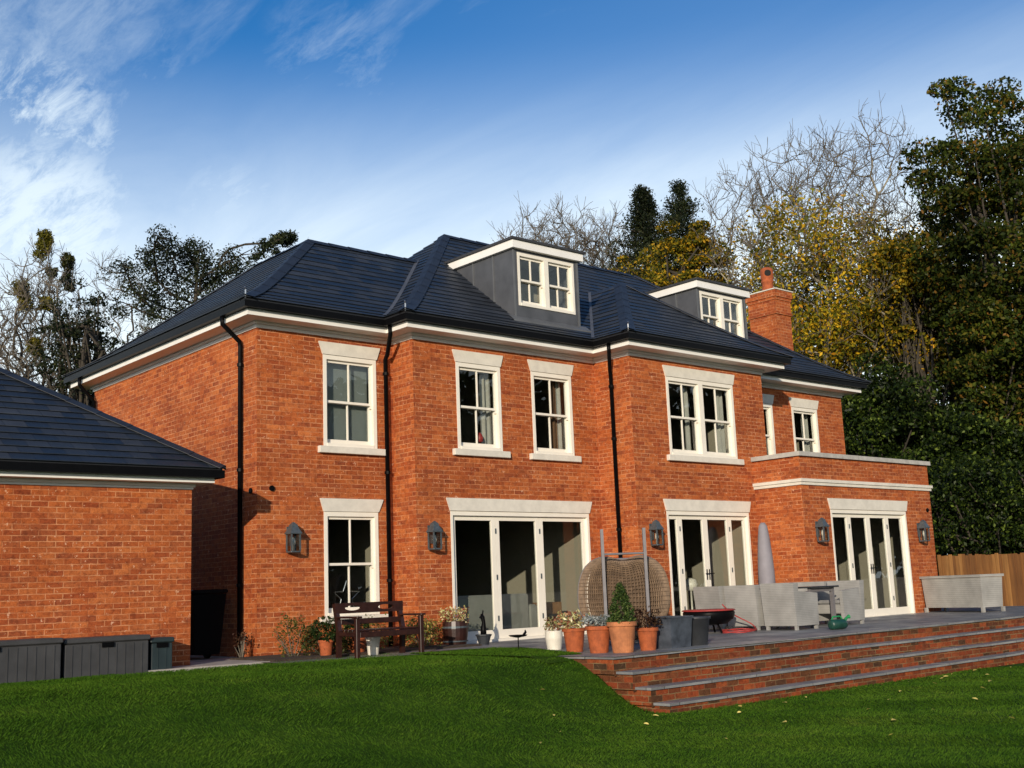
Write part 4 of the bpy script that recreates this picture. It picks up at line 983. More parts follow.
# ------------------------------------------------------------------ dining set
def armchair(loc,rz,label,grp='rattan armchairs around the patio table'):
    s=thing('rattan_armchair',label,'chair',(0,0,0),grp); ROOT[s.name]=Vector((0,0,0))
    # faces +x : back at x=0
    b=MB()
    def taper(x0,x1,y0,y1,z0,z1,dx=0,dy=0):
        v=[(x0,y0,z0),(x1,y0,z0),(x1,y1,z0),(x0,y1,z0),(x0-dx,y0-dy,z1),(x1,y0-dy,z1),(x1,y1+dy,z1),(x0-dx,y1+dy,z1)]
        b.add(v,[(3,2,1,0),(4,5,6,7),(0,1,5,4),(1,2,6,5),(2,3,7,6),(3,0,4,7)])
    taper(0,.09,-.33,.33,.07,.77,.05,.01)
    b.build('backrest',M['rattan'],s)
    for sg in (-1,1):
        b=MB(); y0,y1=(.262,.33) if sg>0 else (-.33,-.262)
        v=[(.092,y0,.07),(.62,y0,.07),(.62,y1,.07),(.092,y1,.07),(.092,y0,.64),(.64,y0,.60),(.64,y1,.60),(.092,y1,.64)]
        b.add(v,[(3,2,1,0),(4,5,6,7),(0,1,5,4),(1,2,6,5),(2,3,7,6),(3,0,4,7)]); b.build('armrest',M['rattan'],s)
    b=MB(); b.bev(.093,.61,-.26,.26,.20,.36,.01); b.build('seat',M['rattan'],s)
    b=MB(); b.bev(.10,.60,-.25,.25,.362,.44,.03); b.build('cushion',M['cushion'],s)
    for x in (.01,.56):
        for y in (-.315,.265): b=MB(); b.box(x,x+.05,y,y+.05,0,.069); b.build('leg',M['rattan'],s)
    s.location=loc; s.rotation_euler=(0,0,rz); return s
ch0=armchair((16.42,12.13,PZ(16.4)),0,'grey rattan armchair with its back to the steps, nearest the green can')
dup(ch0,None,(16.42,12.92,PZ(16.4)),'grey rattan armchair between the other two on the near side of the table',0)
dup(ch0,None,(16.42,13.66,PZ(16.4)),'grey rattan armchair turned slightly, at the hose end of the near side',R(-9))
dup(ch0,None,(18.62,12.25,PZ(18.6)),'grey rattan armchair across the table with its seat and side seen, nearest the steps',math.pi)
dup(ch0,None,(18.66,13.02,PZ(18.6)),'grey rattan armchair in the middle of the far side of the table',math.pi)
dup(ch0,None,(18.66,13.80,PZ(18.6)),'grey rattan armchair on the far side of the table, nearest the parasol',math.pi)
s=thing('dining_table','dark glass topped rectangular patio table between the armchairs','table',(17.55,13,PZ(17.5)))
b=MB(); b.bev(17.12,17.95,11.95,14.2,.70,.73,.006); b.build('table_top',M['glasstop'],s)
for x in (17.18,17.83):
    for y in (12.02,14.07): b=MB(); b.box(x,x+.06,y,y+.06,PZ(17.5),.699); b.build('leg',M['eggmetal'],s)
b=MB(); b.box(17.24,17.83,12.03,12.07,.635,.698); b.box(17.24,17.83,14.08,14.12,.635,.698); b.build('apron',M['eggmetal'],s)
# covered parasol
s=thing('closed_parasol','closed parasol under a pale grey tapered cover by the extension corner','parasol',(18.75,14.05,0))
b=MB(); b.lathe([(.13,.55),(.165,.62),(.16,1.0),(.145,1.3),(.115,1.65),(.085,1.88),(.04,1.95)],(18.75,14.1,PZ(18.7)),16); b.build('cover',M['greycover'],s,smooth=True)
b=MB(); b.tube([(18.75,14.1,.05),(18.75,14.1,.7)],.024,8); b.build('pole',M['eggmetal'],s)
b=MB(); b.bev(18.5,19.0,13.85,14.35,PZ(18.7),.09,.01); b.build('base',M['darkplastic'],s)
# rattan cushion box
s=thing('rattan_cushion_box','large pale grey rattan cushion box at the right end of the patio','storage box',(23.0,12.5,PZ(23)),rz=0)
dl=Vector((.27,.963,0)); dn=Vector((.963,-.27,0)); c0=Vector((22.95,11.93,PZ(23)))
def ob(mb_,u0,u1,v0,v1,z0,z1):
    c_=c0+dl*(u0+u1)/2+dn*(v0+v1)/2; mb_.obox((c_.x,c_.y,c0.z+(z0+z1)/2),dl*(u1-u0)/2,dn*(v1-v0)/2,(0,0,(z1-z0)/2)); return mb_
b=MB(); v=[]
def pt(u,v_,z): q=c0+dl*u+dn*v_; return (q.x,q.y,c0.z+z)
for (e,z) in ((.03,.10),(0,.71)): v+=[pt(e,e,z),pt(1.62-e,e,z),pt(1.62-e,.62-e,z),pt(e,.62-e,z)]
def uvq(a,b_,z0,z1): return [(a,z0),(b_,z0),(b_,z1),(a,z1)]
b.add(v,[(0,1,2,3),(4,7,6,5),(1,0,4,5),(2,1,5,6),(3,2,6,7),(0,3,7,4)],[uvq(0,1,0,1),uvq(0,1,0,1),uvq(1.62,0,0,.7),uvq(.86,0,0,.7),uvq(0,1.62,0,.7),uvq(0,.86,0,.7)]); b.build('body',M['rattanbox'],s)
b=MB(); ob(b,-.03,1.65,-.03,.65,.715,.765); b.build('lid',M['rattanbox'],s)
for u in (.0,1.56):
    for v_ in (0,.56): b=MB(); ob(b,u,u+.06,v_,v_+.06,0,.099); b.build('leg',M['rattanbox'],s)
# egg chair
ec=Vector((12.93,12.37,0)); ew=Vector((.78,-.626,0)); en=Vector((-.626,-.78,0))  # width axis, normal to the camera
s=thing('double_egg_chair','double wicker egg chair in a tall grey stand with its back to the lawn','egg chair',tuple(ec))
nu,nv=50,36; V=[]; W=.69; Hh=.62; zc=.69
for j in range(nv+1):
    ph=-math.pi/2*.98+math.pi*.98*j/nv
    for i in range(nu+1):
        th=-math.pi/2*1.0+math.pi*1.0*i/nu
        sx=math.copysign(abs(math.sin(th))**.85,math.sin(th))*math.cos(ph)**.55; dd=math.cos(th)**.8*math.cos(ph)**.55; sz=math.copysign(abs(math.sin(ph))**.9,math.sin(ph))
        zz3=zc+Hh*sz - (.07*math.exp(-(sx/.25)**2) if sz>0 else 0)*sz
        wid=W*(1.0 if sz>-.1 else 1-.22*(abs(sz)-.1)**1.5)
        p_=ec+ew*(sx*wid)+en*(dd*.42-.1); V.append((p_.x-ec.x,p_.y-ec.y,zz3))
Fq=[(j*(nu+1)+i,j*(nu+1)+i+1,(j+1)*(nu+1)+i+1,(j+1)*(nu+1)+i) for j in range(nv) for i in range(nu)]
me=bpy.data.meshes.new('basket'); me.from_pydata(V,[],Fq); me.materials.append(M['eggweave']); o=bpy.data.objects.new('basket',me); col.objects.link(o); o.parent=s
md=o.modifiers.new('w','WIREFRAME'); md.thickness=.027; md.use_even_offset=False; md.use_boundary=True
lv=[];lf_=[]
i0=9
for j in range(nv+1):
    for i in range(i0,nu+1): q=V[j*(nu+1)+i]; lv.append((q[0]*.965-en.x*.018,q[1]*.965-en.y*.018,zc+(q[2]-zc)*.965))
nn=nu+1-i0
for j in range(nv):
    for i in range(nn-1): lf_.append((j*nn+i,j*nn+i+1,(j+1)*nn+i+1,(j+1)*nn+i))
me=bpy.data.meshes.new('seat_liner'); me.from_pydata(lv,[],lf_); me.materials.append(M['eggliner']); o=bpy.data.objects.new('seat_liner',me); col.objects.link(o); o.parent=s
md=o.modifiers.new('t','SOLIDIFY'); md.thickness=.012
b=MB(); rim=[Vector(V[j*(nu+1)]) for j in range(nv+1)]+[Vector(V[j*(nu+1)+nu]) for j in range(nv,-1,-1)]; rim.append(rim[0])
b.tube([tuple(r_+ec) for r_ in rim],.022,8); b.build('rim',M['eggmetal'],s)
b=MB()
for j in range(7):
    pass
b.obox(tuple(ec+en*.02+Vector((0,0,.30))),ew*.42,en*.18,(0,0,.06)); b.build('cushion',M['cushion'],s)
for sg in (-1,1):
    b=MB(); base=ec+en*.44+ew*(sg*.315-.04); tilt=ew*(sg*.0)
    b.obox(tuple(base+Vector((0,0,.87))),ew*.022,en*.03,(0,0,.83)); b.build('post',M['eggmetal'],s)
b=MB(); q0=ec+en*.44-ew*.36; q1=ec+en*.44+ew*.28
b.tube([tuple(q0+Vector((0,0,1.33))),tuple(q1+Vector((0,0,1.33)))],.016,8); b.build('crossbar',M['eggmetal'],s)
b=MB(); 
for sg in (-1,1):
    base=ec+en*.44+ew*(sg*.315-.04); b.tube([tuple(base+Vector((0,0,1.36))),tuple(ec+en*.2+ew*(sg*.3)+Vector((0,0,1.28)))],.012,6)
b.build('hanger',M['eggmetal'],s)
b=MB(); b.obox(tuple(ec+Vector((0,0,.03))),ew*.33,en*.03,(0,0,.025)); b.build('base_rail',M['eggmetal'],s)
for sg in (-1,1): b=MB(); b.obox(tuple(ec+ew*.36*sg+en*.1+Vector((0,0,.031))),ew*.03,en*.42,(0,0,.025)); b.build('base_foot',M['eggmetal'],s)
# fire bowl / covered barbecue with red hose
s=thing('covered_fire_bowl','low dark fire bowl with a red rim behind the black tub','fire bowl',(15.55,12.95,PZ(15)))
fx,fy=15.55,12.95
b=MB(); b.lathe([(.16,.14),(.30,.16),(.41,.24),(.44,.34),(.42,.37),(.3,.36)],(fx,fy,PZ(15)),28); b.build('bowl',M['black'],s,smooth=True)
b=MB(); b.lathe([(.425,.372),(.45,.375),(.45,.39),(.42,.40)],(fx,fy,PZ(15)),28); b.build('rim',M['red'],s,smooth=True)
for k in range(3): b=MB(); a_=k*2.094+.4; b.tube([(fx+.2*math.cos(a_),fy+.2*math.sin(a_),PZ(15)+.16),(fx+.3*math.cos(a_),fy+.3*math.sin(a_),PZ(15))],.018,6); b.build('leg',M['black'],s)
b=MB(); pts=[]
for k in range(60):
    t=k/59; a=t*math.pi*4.6; rr=.48+.05*math.sin(a*3.1)
    pts.append((fx+.30+rr*.7*math.cos(a),fy-.40+.26*math.sin(a),.05+.02*math.sin(a*1.7)+(.0 if t<.85 else (t-.85)*3)))
b.tube(pts,.011,6); solo(b,'garden_hose',M['red'],'coiled red garden hose lying beside the near armchairs','hose',smooth=True)
# green can
s=thing('watering_can','green plastic watering can lying on the patio near the armchairs','watering can',(16.55,11.2,PZ(16.5)))
gx,gy,gz=16.62,11.15,PZ(16.6)
b=MB(); b.tube([(gx-.17,gy+.03,gz+.085),(gx-.14,gy+.03,gz+.085),(gx+.12,gy-.02,gz+.085),(gx+.17,gy-.03,gz+.085)],[.05,.082,.082,.06],16); b.build('body',M['darkgreen'],s,smooth=True)
b=MB(); b.tube([(gx+.15,gy-.03,gz+.14),(gx+.22,gy-.04,gz+.19),(gx+.26,gy-.05,gz+.20)],[.03,.02,.035],10); b.build('spout',M['green'],s)
b=MB(); b.tube([(gx-.13,gy+.03,gz+.15),(gx-.08,gy+.03,gz+.21),(gx+.08,gy,gz+.21),(gx+.12,gy-.02,gz+.15)],.014,8); b.build('handle',M['green'],s)

# ------------------------------------------------------------------ fence
def at(pxx,d):
    rx=(pxx-512)/1158.48*d; fx_,fy_=math.sin(YAW),math.cos(YAW)
    return Vector((fx_*d+math.cos(YAW)*rx, fy_*d-math.sin(YAW)*rx,0))
a=at(925,31.0); b2=at(1180,36.5); dr=(b2-a).normalized(); Lf=(b2-a).length
s=thing('wooden_fence','tall close boarded orange brown wooden fence below the trees','fence',(a.x,a.y,-.15))
perp=Vector((-dr.y,dr.x,0)); n=int(Lf/.13); per=14; mb=MB()
ztop=lambda u:1.36+.03*u*0
for i in range(n):
    u=i*.13; p0=a+dr*u; h=1.34+random.uniform(-.02,.03); off=(.012 if i%2 else 0)
    c_=p0+dr*.065-perp*off; mb.obox((c_.x,c_.y,(h-.2)/2),dr*random.uniform(.060,.066),perp*.009,(dr.x*random.uniform(-.01,.01),dr.y*random.uniform(-.01,.01),(h+.2)/2))
    if (i+1)%per==0 or i==n-1:
        mb.build('board_panel',M['fence'],s); mb=MB()
        q=p0+perp*.05; pb=MB(); pb.obox((q.x,q.y,.55),dr*.05,perp*.04,(0,0,.8)); pb.build('post',M['fence'],s)

# ------------------------------------------------------------------ trees
def limb_tubes(segs, nside=5):
    """segs: list of (p0,p1,r0,r1) -> verts, faces"""
    P0=np.array([s_[0] for s_ in segs]);P1=np.array([s_[1] for s_ in segs]);r0=np.array([s_[2] for s_ in segs]);r1=np.array([s_[3] for s_ in segs])
    d=P1-P0; d/=np.linalg.norm(d,axis=1,keepdims=True)+1e-9
    ref=np.where(np.abs(d[:,2:3])>.9,np.array([[1.,0,0]]),np.array([[0,0,1.]])); a=np.cross(d,ref); a/=np.linalg.norm(a,axis=1,keepdims=True); b=np.cross(d,a)
    ang=np.arange(nside)*2*np.pi/nside; rows=[]
    for P,r in ((P0,r0),(P1,r1)):
        rows.append(P[:,None,:]+r[:,None,None]*(np.cos(ang)[None,:,None]*a[:,None,:]+np.sin(ang)[None,:,None]*b[:,None,:]))
    v=np.concatenate(rows,1).reshape(-1,3); n=len(segs); k=np.arange(nside); k2=(k+1)%nside
    f=np.stack([k,k2,k2+nside,k+nside],1)[None]+ (np.arange(n)*2*nside)[:,None,None]
    return v,f.reshape(-1,4)
def grow(h, r0, spread=.5, levels=6, kids=3, gnarl=.12, up=.25, trunk_frac=.3, lratio=.72, seed=1, first=None):
    g=np.random.default_rng(seed); segs=[]; tips=[]
    def rec(p,d,length,r,lv):
        n=3 if lv<3 else 2; q=p
        for i in range(n):
            d2=d+g.normal(0,gnarl,3); d2[2]+=up*.10*(lv>0); d2/=np.linalg.norm(d2); q2=q+d2*length/n
            ra=r*(1-.30*i/n); rb=r*(1-.30*(i+1)/n); segs.append((q,q2,ra,rb)); q=q2; d=d2
            if lv>=1 and lv<levels and i<n-1 and g.random()<.65:
                side=np.cross(d,g.normal(0,1,3)); side/=np.linalg.norm(side); dd=d*.65+side*spread*1.25; dd[2]+=up*.5; dd/=np.linalg.norm(dd)
                rec(q,dd,length*lratio*g.uniform(.55,.9),rb*.55,lv+1)
        if lv>=levels: tips.append(q); return
        k=kids if lv>0 else (first or kids)
        for j in range(k):
            side=np.cross(d,g.normal(0,1,3)); side/=np.linalg.norm(side); dd=d+side*spread*g.uniform(.5,1.3); dd[2]+=up*.4; dd/=np.linalg.norm(dd)
            rec(q,dd,length*lratio*g.uniform(.75,1.2),r*.70*(.62 if k>2 else .75),lv+1)
        tips.append(q)
    rec(np.zeros(3),np.array([g.normal(0,.04),g.normal(0,.04),1.]),h*trunk_frac,r0,0)
    T=np.array([s_[1] for s_ in segs]); sc=h/T[:,2].max()
    segs=[(a_*sc,b_*sc,c_,d_) for a_,b_,c_,d_ in segs]
    return segs,np.array(tips)*sc
def tree_parts(s,segs,bark,split=.035,thin=.016):
    big=[x for x in segs if x[2]>=split]; small=[x for x in segs if x[2]<split]
    v,f=limb_tubes(big,6); npmesh('trunk',v,f,bark,s)
    if small:
        small=[(a_,b_,max(c_,thin),max(d_,thin*.8)) for a_,b_,c_,d_ in small]
        v,f=limb_tubes(small,3); npmesh('branches',v,f,M['twig'] if bark!=M['bark'] else M['bark'],s)
TG='trees standing behind the house'
def colonise(h, W, z0, n, seed, rtip=.012, alpha=.45, shape='round', stems=1, twig=(.45,1.0), ntw=3, expo=2.35):
    """branches that fill a crown: every node joins the cheapest older node, radii follow the pipe rule"""
    g=np.random.default_rng(seed); P=[]
    while len(P)<n:
        q=g.uniform(-1,1,3); 
        if np.hypot(q[0],q[1])>1: continue
        z=(q[2]+1)/2; rr=np.hypot(q[0],q[1])
        R_=(np.sin(min(1,z*1.05+.18)*np.pi*.78)**.8 if shape=='round' else (.35+.65*np.sin(np.pi*min(1,z*.9+.05))))
        R_*=1 if z<.75 else np.sqrt(max(0,1-((z-.75)/.25)**2))*.85+.15
        if rr>R_*(1+.12*np.sin(5*np.arctan2(q[1],q[0])+seed)): continue
        if g.random()>.35+.65*(rr/max(R_,.1)) and z<.8: continue
        P.append([q[0]*W,q[1]*W,z0+z*(h-z0)])
    P=np.array(P)
    nodes=[np.array([0,0,0.])]; par=[-1]
    for st_ in range(stems):
        a_=2*np.pi*st_/max(1,stems)+seed; off=np.array([np.cos(a_),np.sin(a_),0])*(0 if stems==1 else .35)
        last=0
        for k in range(1,6):
            t=k/5; nodes.append(off*t*W*.45+np.array([g.normal(0,.06),g.normal(0,.06),z0*t])); par.append(last); last=len(nodes)-1
    order=np.argsort(np.linalg.norm((P-[0,0,z0])*[1,1,.8],axis=1)); 
    N0=len(nodes); A=np.zeros((N0+n,3)); A[:N0]=nodes; path=np.zeros(N0+n)
    for i in range(1,N0): path[i]=path[par[i]]+np.linalg.norm(A[i]-A[par[i]])
    par=par+[0]*n; m_=N0
    for idx in order:
        q=P[idx]; d=q-A[:m_]; L_=np.linalg.norm(d,axis=1); down=np.maximum(0,-(d[:,2]/(L_+1e-6)))
        cost=L_*(1+1.2*down)+alpha*path[:m_]*.45; cost[:min(4,N0)]+=6
        j=int(np.argmin(cost)); 
        # soften: aim a little above the straight line
        A[m_]=q; par[m_]=j; path[m_]=path[j]+L_[j]; m_+=1
    segs=[]; r=np.zeros(m_); kids=[[] for _ in range(m_)]
    for i in range(1,m_): kids[par[i]].append(i)
    tw=[]
    for i in range(m_-1,0,-1): pass
    acc=np.zeros(m_)
    ordr=np.argsort(-path)
    for i in ordr:
        if i==0: continue
        if not kids[i]: acc[i]=max(acc[i],rtip**expo*1.5)
        acc[par[i]]+=acc[i]+.15*rtip**expo
    r=acc**(1/expo)
    for i in range(1,m_):
        j=par[i]; a_,b_=A[j],A[i]; L0=np.linalg.norm(b_-a_)
        r0=min(r[j],r[i]*1.25+.004); mid=(a_+b_)/2+g.normal(0,.05,3)*L0+np.array([0,0,-.05*L0])
        segs.append((a_,mid,r0,(r0+r[i])/2)); segs.append((mid,b_,(r0+r[i])/2,r[i]))
        if r[i]<rtip*3.2:
            d0=(b_-a_)/(L0+1e-6)
            for t in range(ntw):
                d1=d0*.8+g.normal(0,.45,3)+np.array([0,0,.35]); d1/=np.linalg.norm(d1); l=g.uniform(*twig); st0=a_+(b_-a_)*g.uniform(.2,1)
                m1=st0+d1*l*.55; d2=d1+g.normal(0,.25,3)+np.array([0,0,.15]); d2/=np.linalg.norm(d2); e1=m1+d2*l*.5
                segs.append((st0,m1,rtip*.9,rtip*.75)); segs.append((m1,e1,rtip*.75,rtip*.55)); tw.append(e1)
                d3=d1+g.normal(0,.6,3); d3/=np.linalg.norm(d3); segs.append((m1,m1+d3*l*.4,rtip*.7,rtip*.5)); tw.append(m1+d3*l*.3)
    return segs,np.array(tw),A[N0:m_]
def bare(pxx,d,ytop,label,seed,W=3.,z0f=.3,n=700,rtip=.014,bark='palebark',leafmat=None,nl=0,ls=.07,zr=(0,1),lspread=.3,base=-.3,stems=1,shape='round',ntw=3,alpha=.45,twig=(.45,1.0)):
    p=at(pxx,d); h=(591-.039*(pxx-512)-ytop)/1158*d+.84-base
    s=thing('autumn_tree' if leafmat=='yellow' else 'bare_tree',label,'tree',(p.x,p.y,base),TG)
    segs,tw,A=colonise(h-.4,W,h*z0f,n,seed,rtip,alpha,shape,stems,twig,ntw)
    big=[x for x in segs if x[2]>=.035]; small=[x for x in segs if x[2]<.035]
    v,f=limb_tubes(big,6); npmesh('trunk',v,f,M[bark],s); v,f=limb_tubes(small,3); npmesh('twigs',v,f,M['twig'],s)
    if nl:
        g=np.random.default_rng(seed+5); z=tw[:,2]/h; T=tw[(z>zr[0])&(z<zr[1])]
        # leaves hold on in patches
        ph=np.sin(T[:,0]*.9+seed)+np.sin(T[:,1]*.8+seed*2)+np.sin(T[:,2]*.7+seed*3); T=T[ph+g.normal(0,.35,len(T))>.35]
        foliage(s,T,nl,ls,lspread,M[leafmat],'crown')
    return s
def crown_tree(pxx,d,ytop,wpx,label,mat,n=14000,ls=.16,ybot=None,clusters=90,seed=3,name='broadleaf_tree',bark='bark',spread=.55,irregular=.35,base=-.3,squash=1.0,group=TG):
    p=at(pxx,d); zt=(591-.039*(pxx-512)-ytop)/1158*d+.84; zb=(591-.039*(pxx-512)-ybot)/1158*d+.84 if ybot else zt*.25
    rx=wpx/1158*d/2; g=np.random.default_rng(seed); s=thing(name,label,'tree',(p.x,p.y,base),group)
    rz=(zt-zb)/2; cz=(zt+zb)/2-base
    c=g.normal(0,1,(clusters,3)); c/=np.linalg.norm(c,axis=1,keepdims=True); c*=(g.uniform(.25,1,clusters)**.45)[:,None]
    c=c*(1+irregular*g.normal(0,.35,(clusters,1)))*np.array([rx*.86,rx*.86*squash,rz*.88])+np.array([0,0,cz])
    c[:,2]=np.clip(c[:,2],.3,zt-base-.2)
    # boughs: each cluster is a flattened puff, leaves mostly on its outside
    kk=g.integers(0,clusters,n); rr_=(g.uniform(.55,1.5,clusters)*spread*1.35)[kk]; dv_=g.normal(0,1,(n,3)); dv_/=np.linalg.norm(dv_,axis=1,keepdims=True)
    cc_=c[kk]+dv_*(rr_*g.uniform(.25,1,n)**.5)[:,None]*[1.15,1.15,.62]
    v,f=leaf_cloud_at(cc_,ls); npmesh('crown',v,f,M[mat],s)
    h=cz*1.1; segs=[]; q=np.zeros(3); r=.05*h**.8*.5+.1
    for i in range(5):
        q2=q+np.array([g.normal(0,.12),g.normal(0,.12),h/5]); segs.append((q,q2,r*(1-.13*i),r*(1-.13*(i+1)))); 
        for j in range(11):
            t=c[g.integers(0,clusters)]; mid=(q2+t)/2+g.normal(0,.3,3); segs.append((q2,mid,r*.38*(1-.1*i),r*.2)); segs.append((mid,t,r*.2,.02))
        q=q2
    v,f=limb_tubes(segs,6); npmesh('trunk',v,f,M[bark],s)
    return s
def conifer(pxx,d,ytop,wpx,label,seed,n=9000,mat='conifer'):
    p=at(pxx,d); base=-.3; h=(591-.039*(pxx-512)-ytop)/1158*d+.84-base; g=np.random.default_rng(seed); rx=wpx/1158*d/2
    s=thing('conifer_tree',label,'tree',(p.x,p.y,base),TG); segs=[(np.zeros(3),np.array([0,0,h*.5]),.3,.18),(np.array([0,0,h*.5]),np.array([0,0,h*.98]),.18,.02)]; C=[]
    for k in range(150):
        t=g.uniform(.5,1)**.6; z=h*t; rr=min(rx*1.3,h*(1-t)*.50)*g.uniform(.45,1.15)+.12; a_=g.uniform(0,6.28); e=np.array([rr*math.cos(a_),rr*math.sin(a_),z+g.uniform(-.2,.25)]); segs.append((np.array([0,0,z-.1]),e,.05,.015))
        for u in (.45,.65,.85,1.0): C.append(np.array([0,0,z-.1])*(1-u)+e*u)
    v,f=limb_tubes(segs,5); npmesh('trunk',v,f,M['bark'],s); foliage(s,np.array(C),n,.075,.20,M[mat],'crown'); return s
# left group
def ivy_tree(pxx,d,ytop,label,seed,balls,kind='mistletoe'):
    s=bare(pxx,d,ytop,label,seed,1.35,.42,230,.012,'bark',stems=1,shape='vase',ntw=3,twig=(.35,.8))
    p=s.location
    for (bx,by,r) in balls:
        q=at(bx,d); z=(591-.039*(bx-512)-by)/1158*d+.84; cc=in_ellipsoid(24,r*.75,r*.75,r*1.1)+np.array([q.x-p.x,q.y-p.y,z-p.z])
        foliage(s,cc,1900,.045,r*.2,M[kind],'mistletoe_clump')
ivy_tree(28,38,220,'slender bare tree with a tall yellow green clump at its top, above the garage roof',21,[(31,232,.32),(31,243,.34),(26,345,.3),(34,300,.25)])
ivy_tree(6,38,240,'slender bare tree at the left edge with mossy green clumps on its stem',23,[(8,285,.36),(14,296,.30)])
ivy_tree(50,40,234,'slender bare tree with two round dark clumps, second above the garage',25,[(57,255,.30),(57,276,.30),(40,265,.22)],'ivy')
crown_tree(74,37,268,80,'dark evergreen tree with loose small leaves left of the house roof','conifer',6500,.055,440,85,31,spread=.26,irregular=.5)
bare(108,52,230,'pale fine twigged bare tree behind the dark evergreens on the left',33,2.4,.3,300,.011,'bark')
bare(288,62,234,'fine bare tree top just showing over the left roof slope',35,3.2,.35,360,.011,'twig')
# windblown cedar: limbs traced as real branches with needle pads
def cedar():
    d=40; p=at(185,d); base=-.3; s=thing('cedar_tree','dark spreading cedar with one long arching branch over the roof','tree',(p.x,p.y,base),TG)
    def W(x,y,dd=0): q=at(x,d+dd); return np.array([q.x-p.x,q.y-p.y,(591-.039*(x-512)-y)/1158*(d+dd)+.84-base])
    g=np.random.default_rng(4); segs=[]; C=[]; lim=[]
    trunk=[W(185,600),W(183,450),W(188,330),W(190,280),W(192,250)]
    for i,(a_,b_) in enumerate(zip(trunk[:-1],trunk[1:])): segs.append((a_,b_,.20-.045*i,.20-.045*(i+1)))
    br=[([ (188,320),(165,318),(140,310),(115,298)],0),([(190,300),(165,290),(150,275),(140,255)],-1),([(190,290),(205,275),(222,265),(240,262)],1),([(190,300),(215,295),(235,285),(247,280)],-.5),
        ([(192,262),(185,250),(180,243),(176,238)],.5),([(190,280),(170,268),(165,252),(168,245)],1),([(190,310),(170,308),(150,300),(130,290)],1.2),([(192,290),(196,270),(199,255),(194,243)],.3),
        ([(188,335),(165,330),(140,325)],-.5),([(188,340),(210,325),(230,312)],.8),([(150,275),(146,250),(146,235),(150,226)],-1),([(140,300),(125,285),(118,268),(112,256)],0),([(192,275),(210,262),(228,252),(238,246)],0)]
    for pts,dd in br:
        P=[W(x,y,dd*i*.6) for i,(x,y) in enumerate(pts)]
        for i,(a_,b_) in enumerate(zip(P[:-1],P[1:])):
            segs.append((a_,b_,.055-.012*i,.043-.011*i))
            for t in np.linspace(0.1,1,9):
                c_=a_+(b_-a_)*t+g.normal(0,1,3)*[.30,.30,.16]; C.append(c_); segs.append((a_+(b_-a_)*t,c_,.02,.01))
    arch=[(212,262),(216,250),(224,241),(240,236),(255,235),(268,234),(280,229),(289,223)]
    P=[W(x,y,0) for x,y in arch]
    for a_,b_ in zip(P[:-1],P[1:]): segs.append((a_,b_,.045,.04))
    C2=[]
    for a_,b_ in zip(P[-3:-1],P[-2:]):
        for t in np.linspace(0,1,6): C2.append(a_+(b_-a_)*t+g.normal(0,1,3)*[.14,.14,.12])
    for x,y in ((262,240),(256,246),(250,250),(272,244)): C2.append(W(x,y)); segs.append((P[5],W(x,y),.03,.015))
    v,f=limb_tubes(segs,5); npmesh('trunk',v,f,M['bark'],s)
    foliage(s,np.array(C),17000,.055,.15,M['conifer'],'crown'); foliage(s,np.array(C2),2600,.055,.10,M['conifer'],'crown')
cedar()
# middle group
for k,(x,yt,sd_,lab) in enumerate([(534,190,41,'bare twiggy tree just right of the first dormer, leftmost of its clump'),(566,183,43,'bare twiggy tree with an ivy clad stem behind the first dormer'),(598,184,45,'bare twiggy tree with sparse ivy right of the first dormer'),(628,192,47,'bare twiggy tree standing just left of the dark conifer')]):
    bare(x,58+2*k,yt,lab,sd_,2.3,.38,520,.016,'bark','ivy',4200,.05,(.40,.88),lspread=.4,shape='vase',stems=2,twig=(.5,1.3))
conifer(655,60,178,58,'dark pointed conifer behind the main roof ridge, left one of the pair',51,20000)
conifer(695,62,172,70,'dark pointed conifer showing behind the yellow autumn tree, right one of the pair',52,20000)
crown_tree(694,50,200,112,'golden yellow autumn tree rising behind the second dormer','yellowgreen',26000,.08,400,75,53,spread=.42,irregular=.5)
crown_tree(648,54,238,76,'olive and brown autumn tree beside the golden one behind the roof','yellowgreen',12000,.07,400,70,54,spread=.34,irregular=.6)
# big bare trees with pale forked trunks
bare(832,46,112,'tall bare tree with pale forked stem and yellow leaves on its lower branches',61,4.6,.30,620,.013,'palebark','yellow',17000,.09,(.46,.80),lspread=.36,stems=2,twig=(.6,1.3))
bare(885,48,92,'tall bare tree with fine fan of twigs, right of the chimney',67,4.2,.30,620,.013,'palebark','yellow',17000,.09,(.44,.76),lspread=.36,stems=3,twig=(.6,1.3))
bare(768,50,140,'leaning bare tree with scattered yellow leaves just left of the chimney',69,3.6,.32,480,.013,'palebark','yellow',12000,.09,(.46,.86),lspread=.36,stems=2,twig=(.6,1.2))
crown_tree(925,43,200,90,'yellow and green tree between the bare tree and the big dark oak','yellowgreen',13000,.08,380,55,71,spread=.42,irregular=.6)
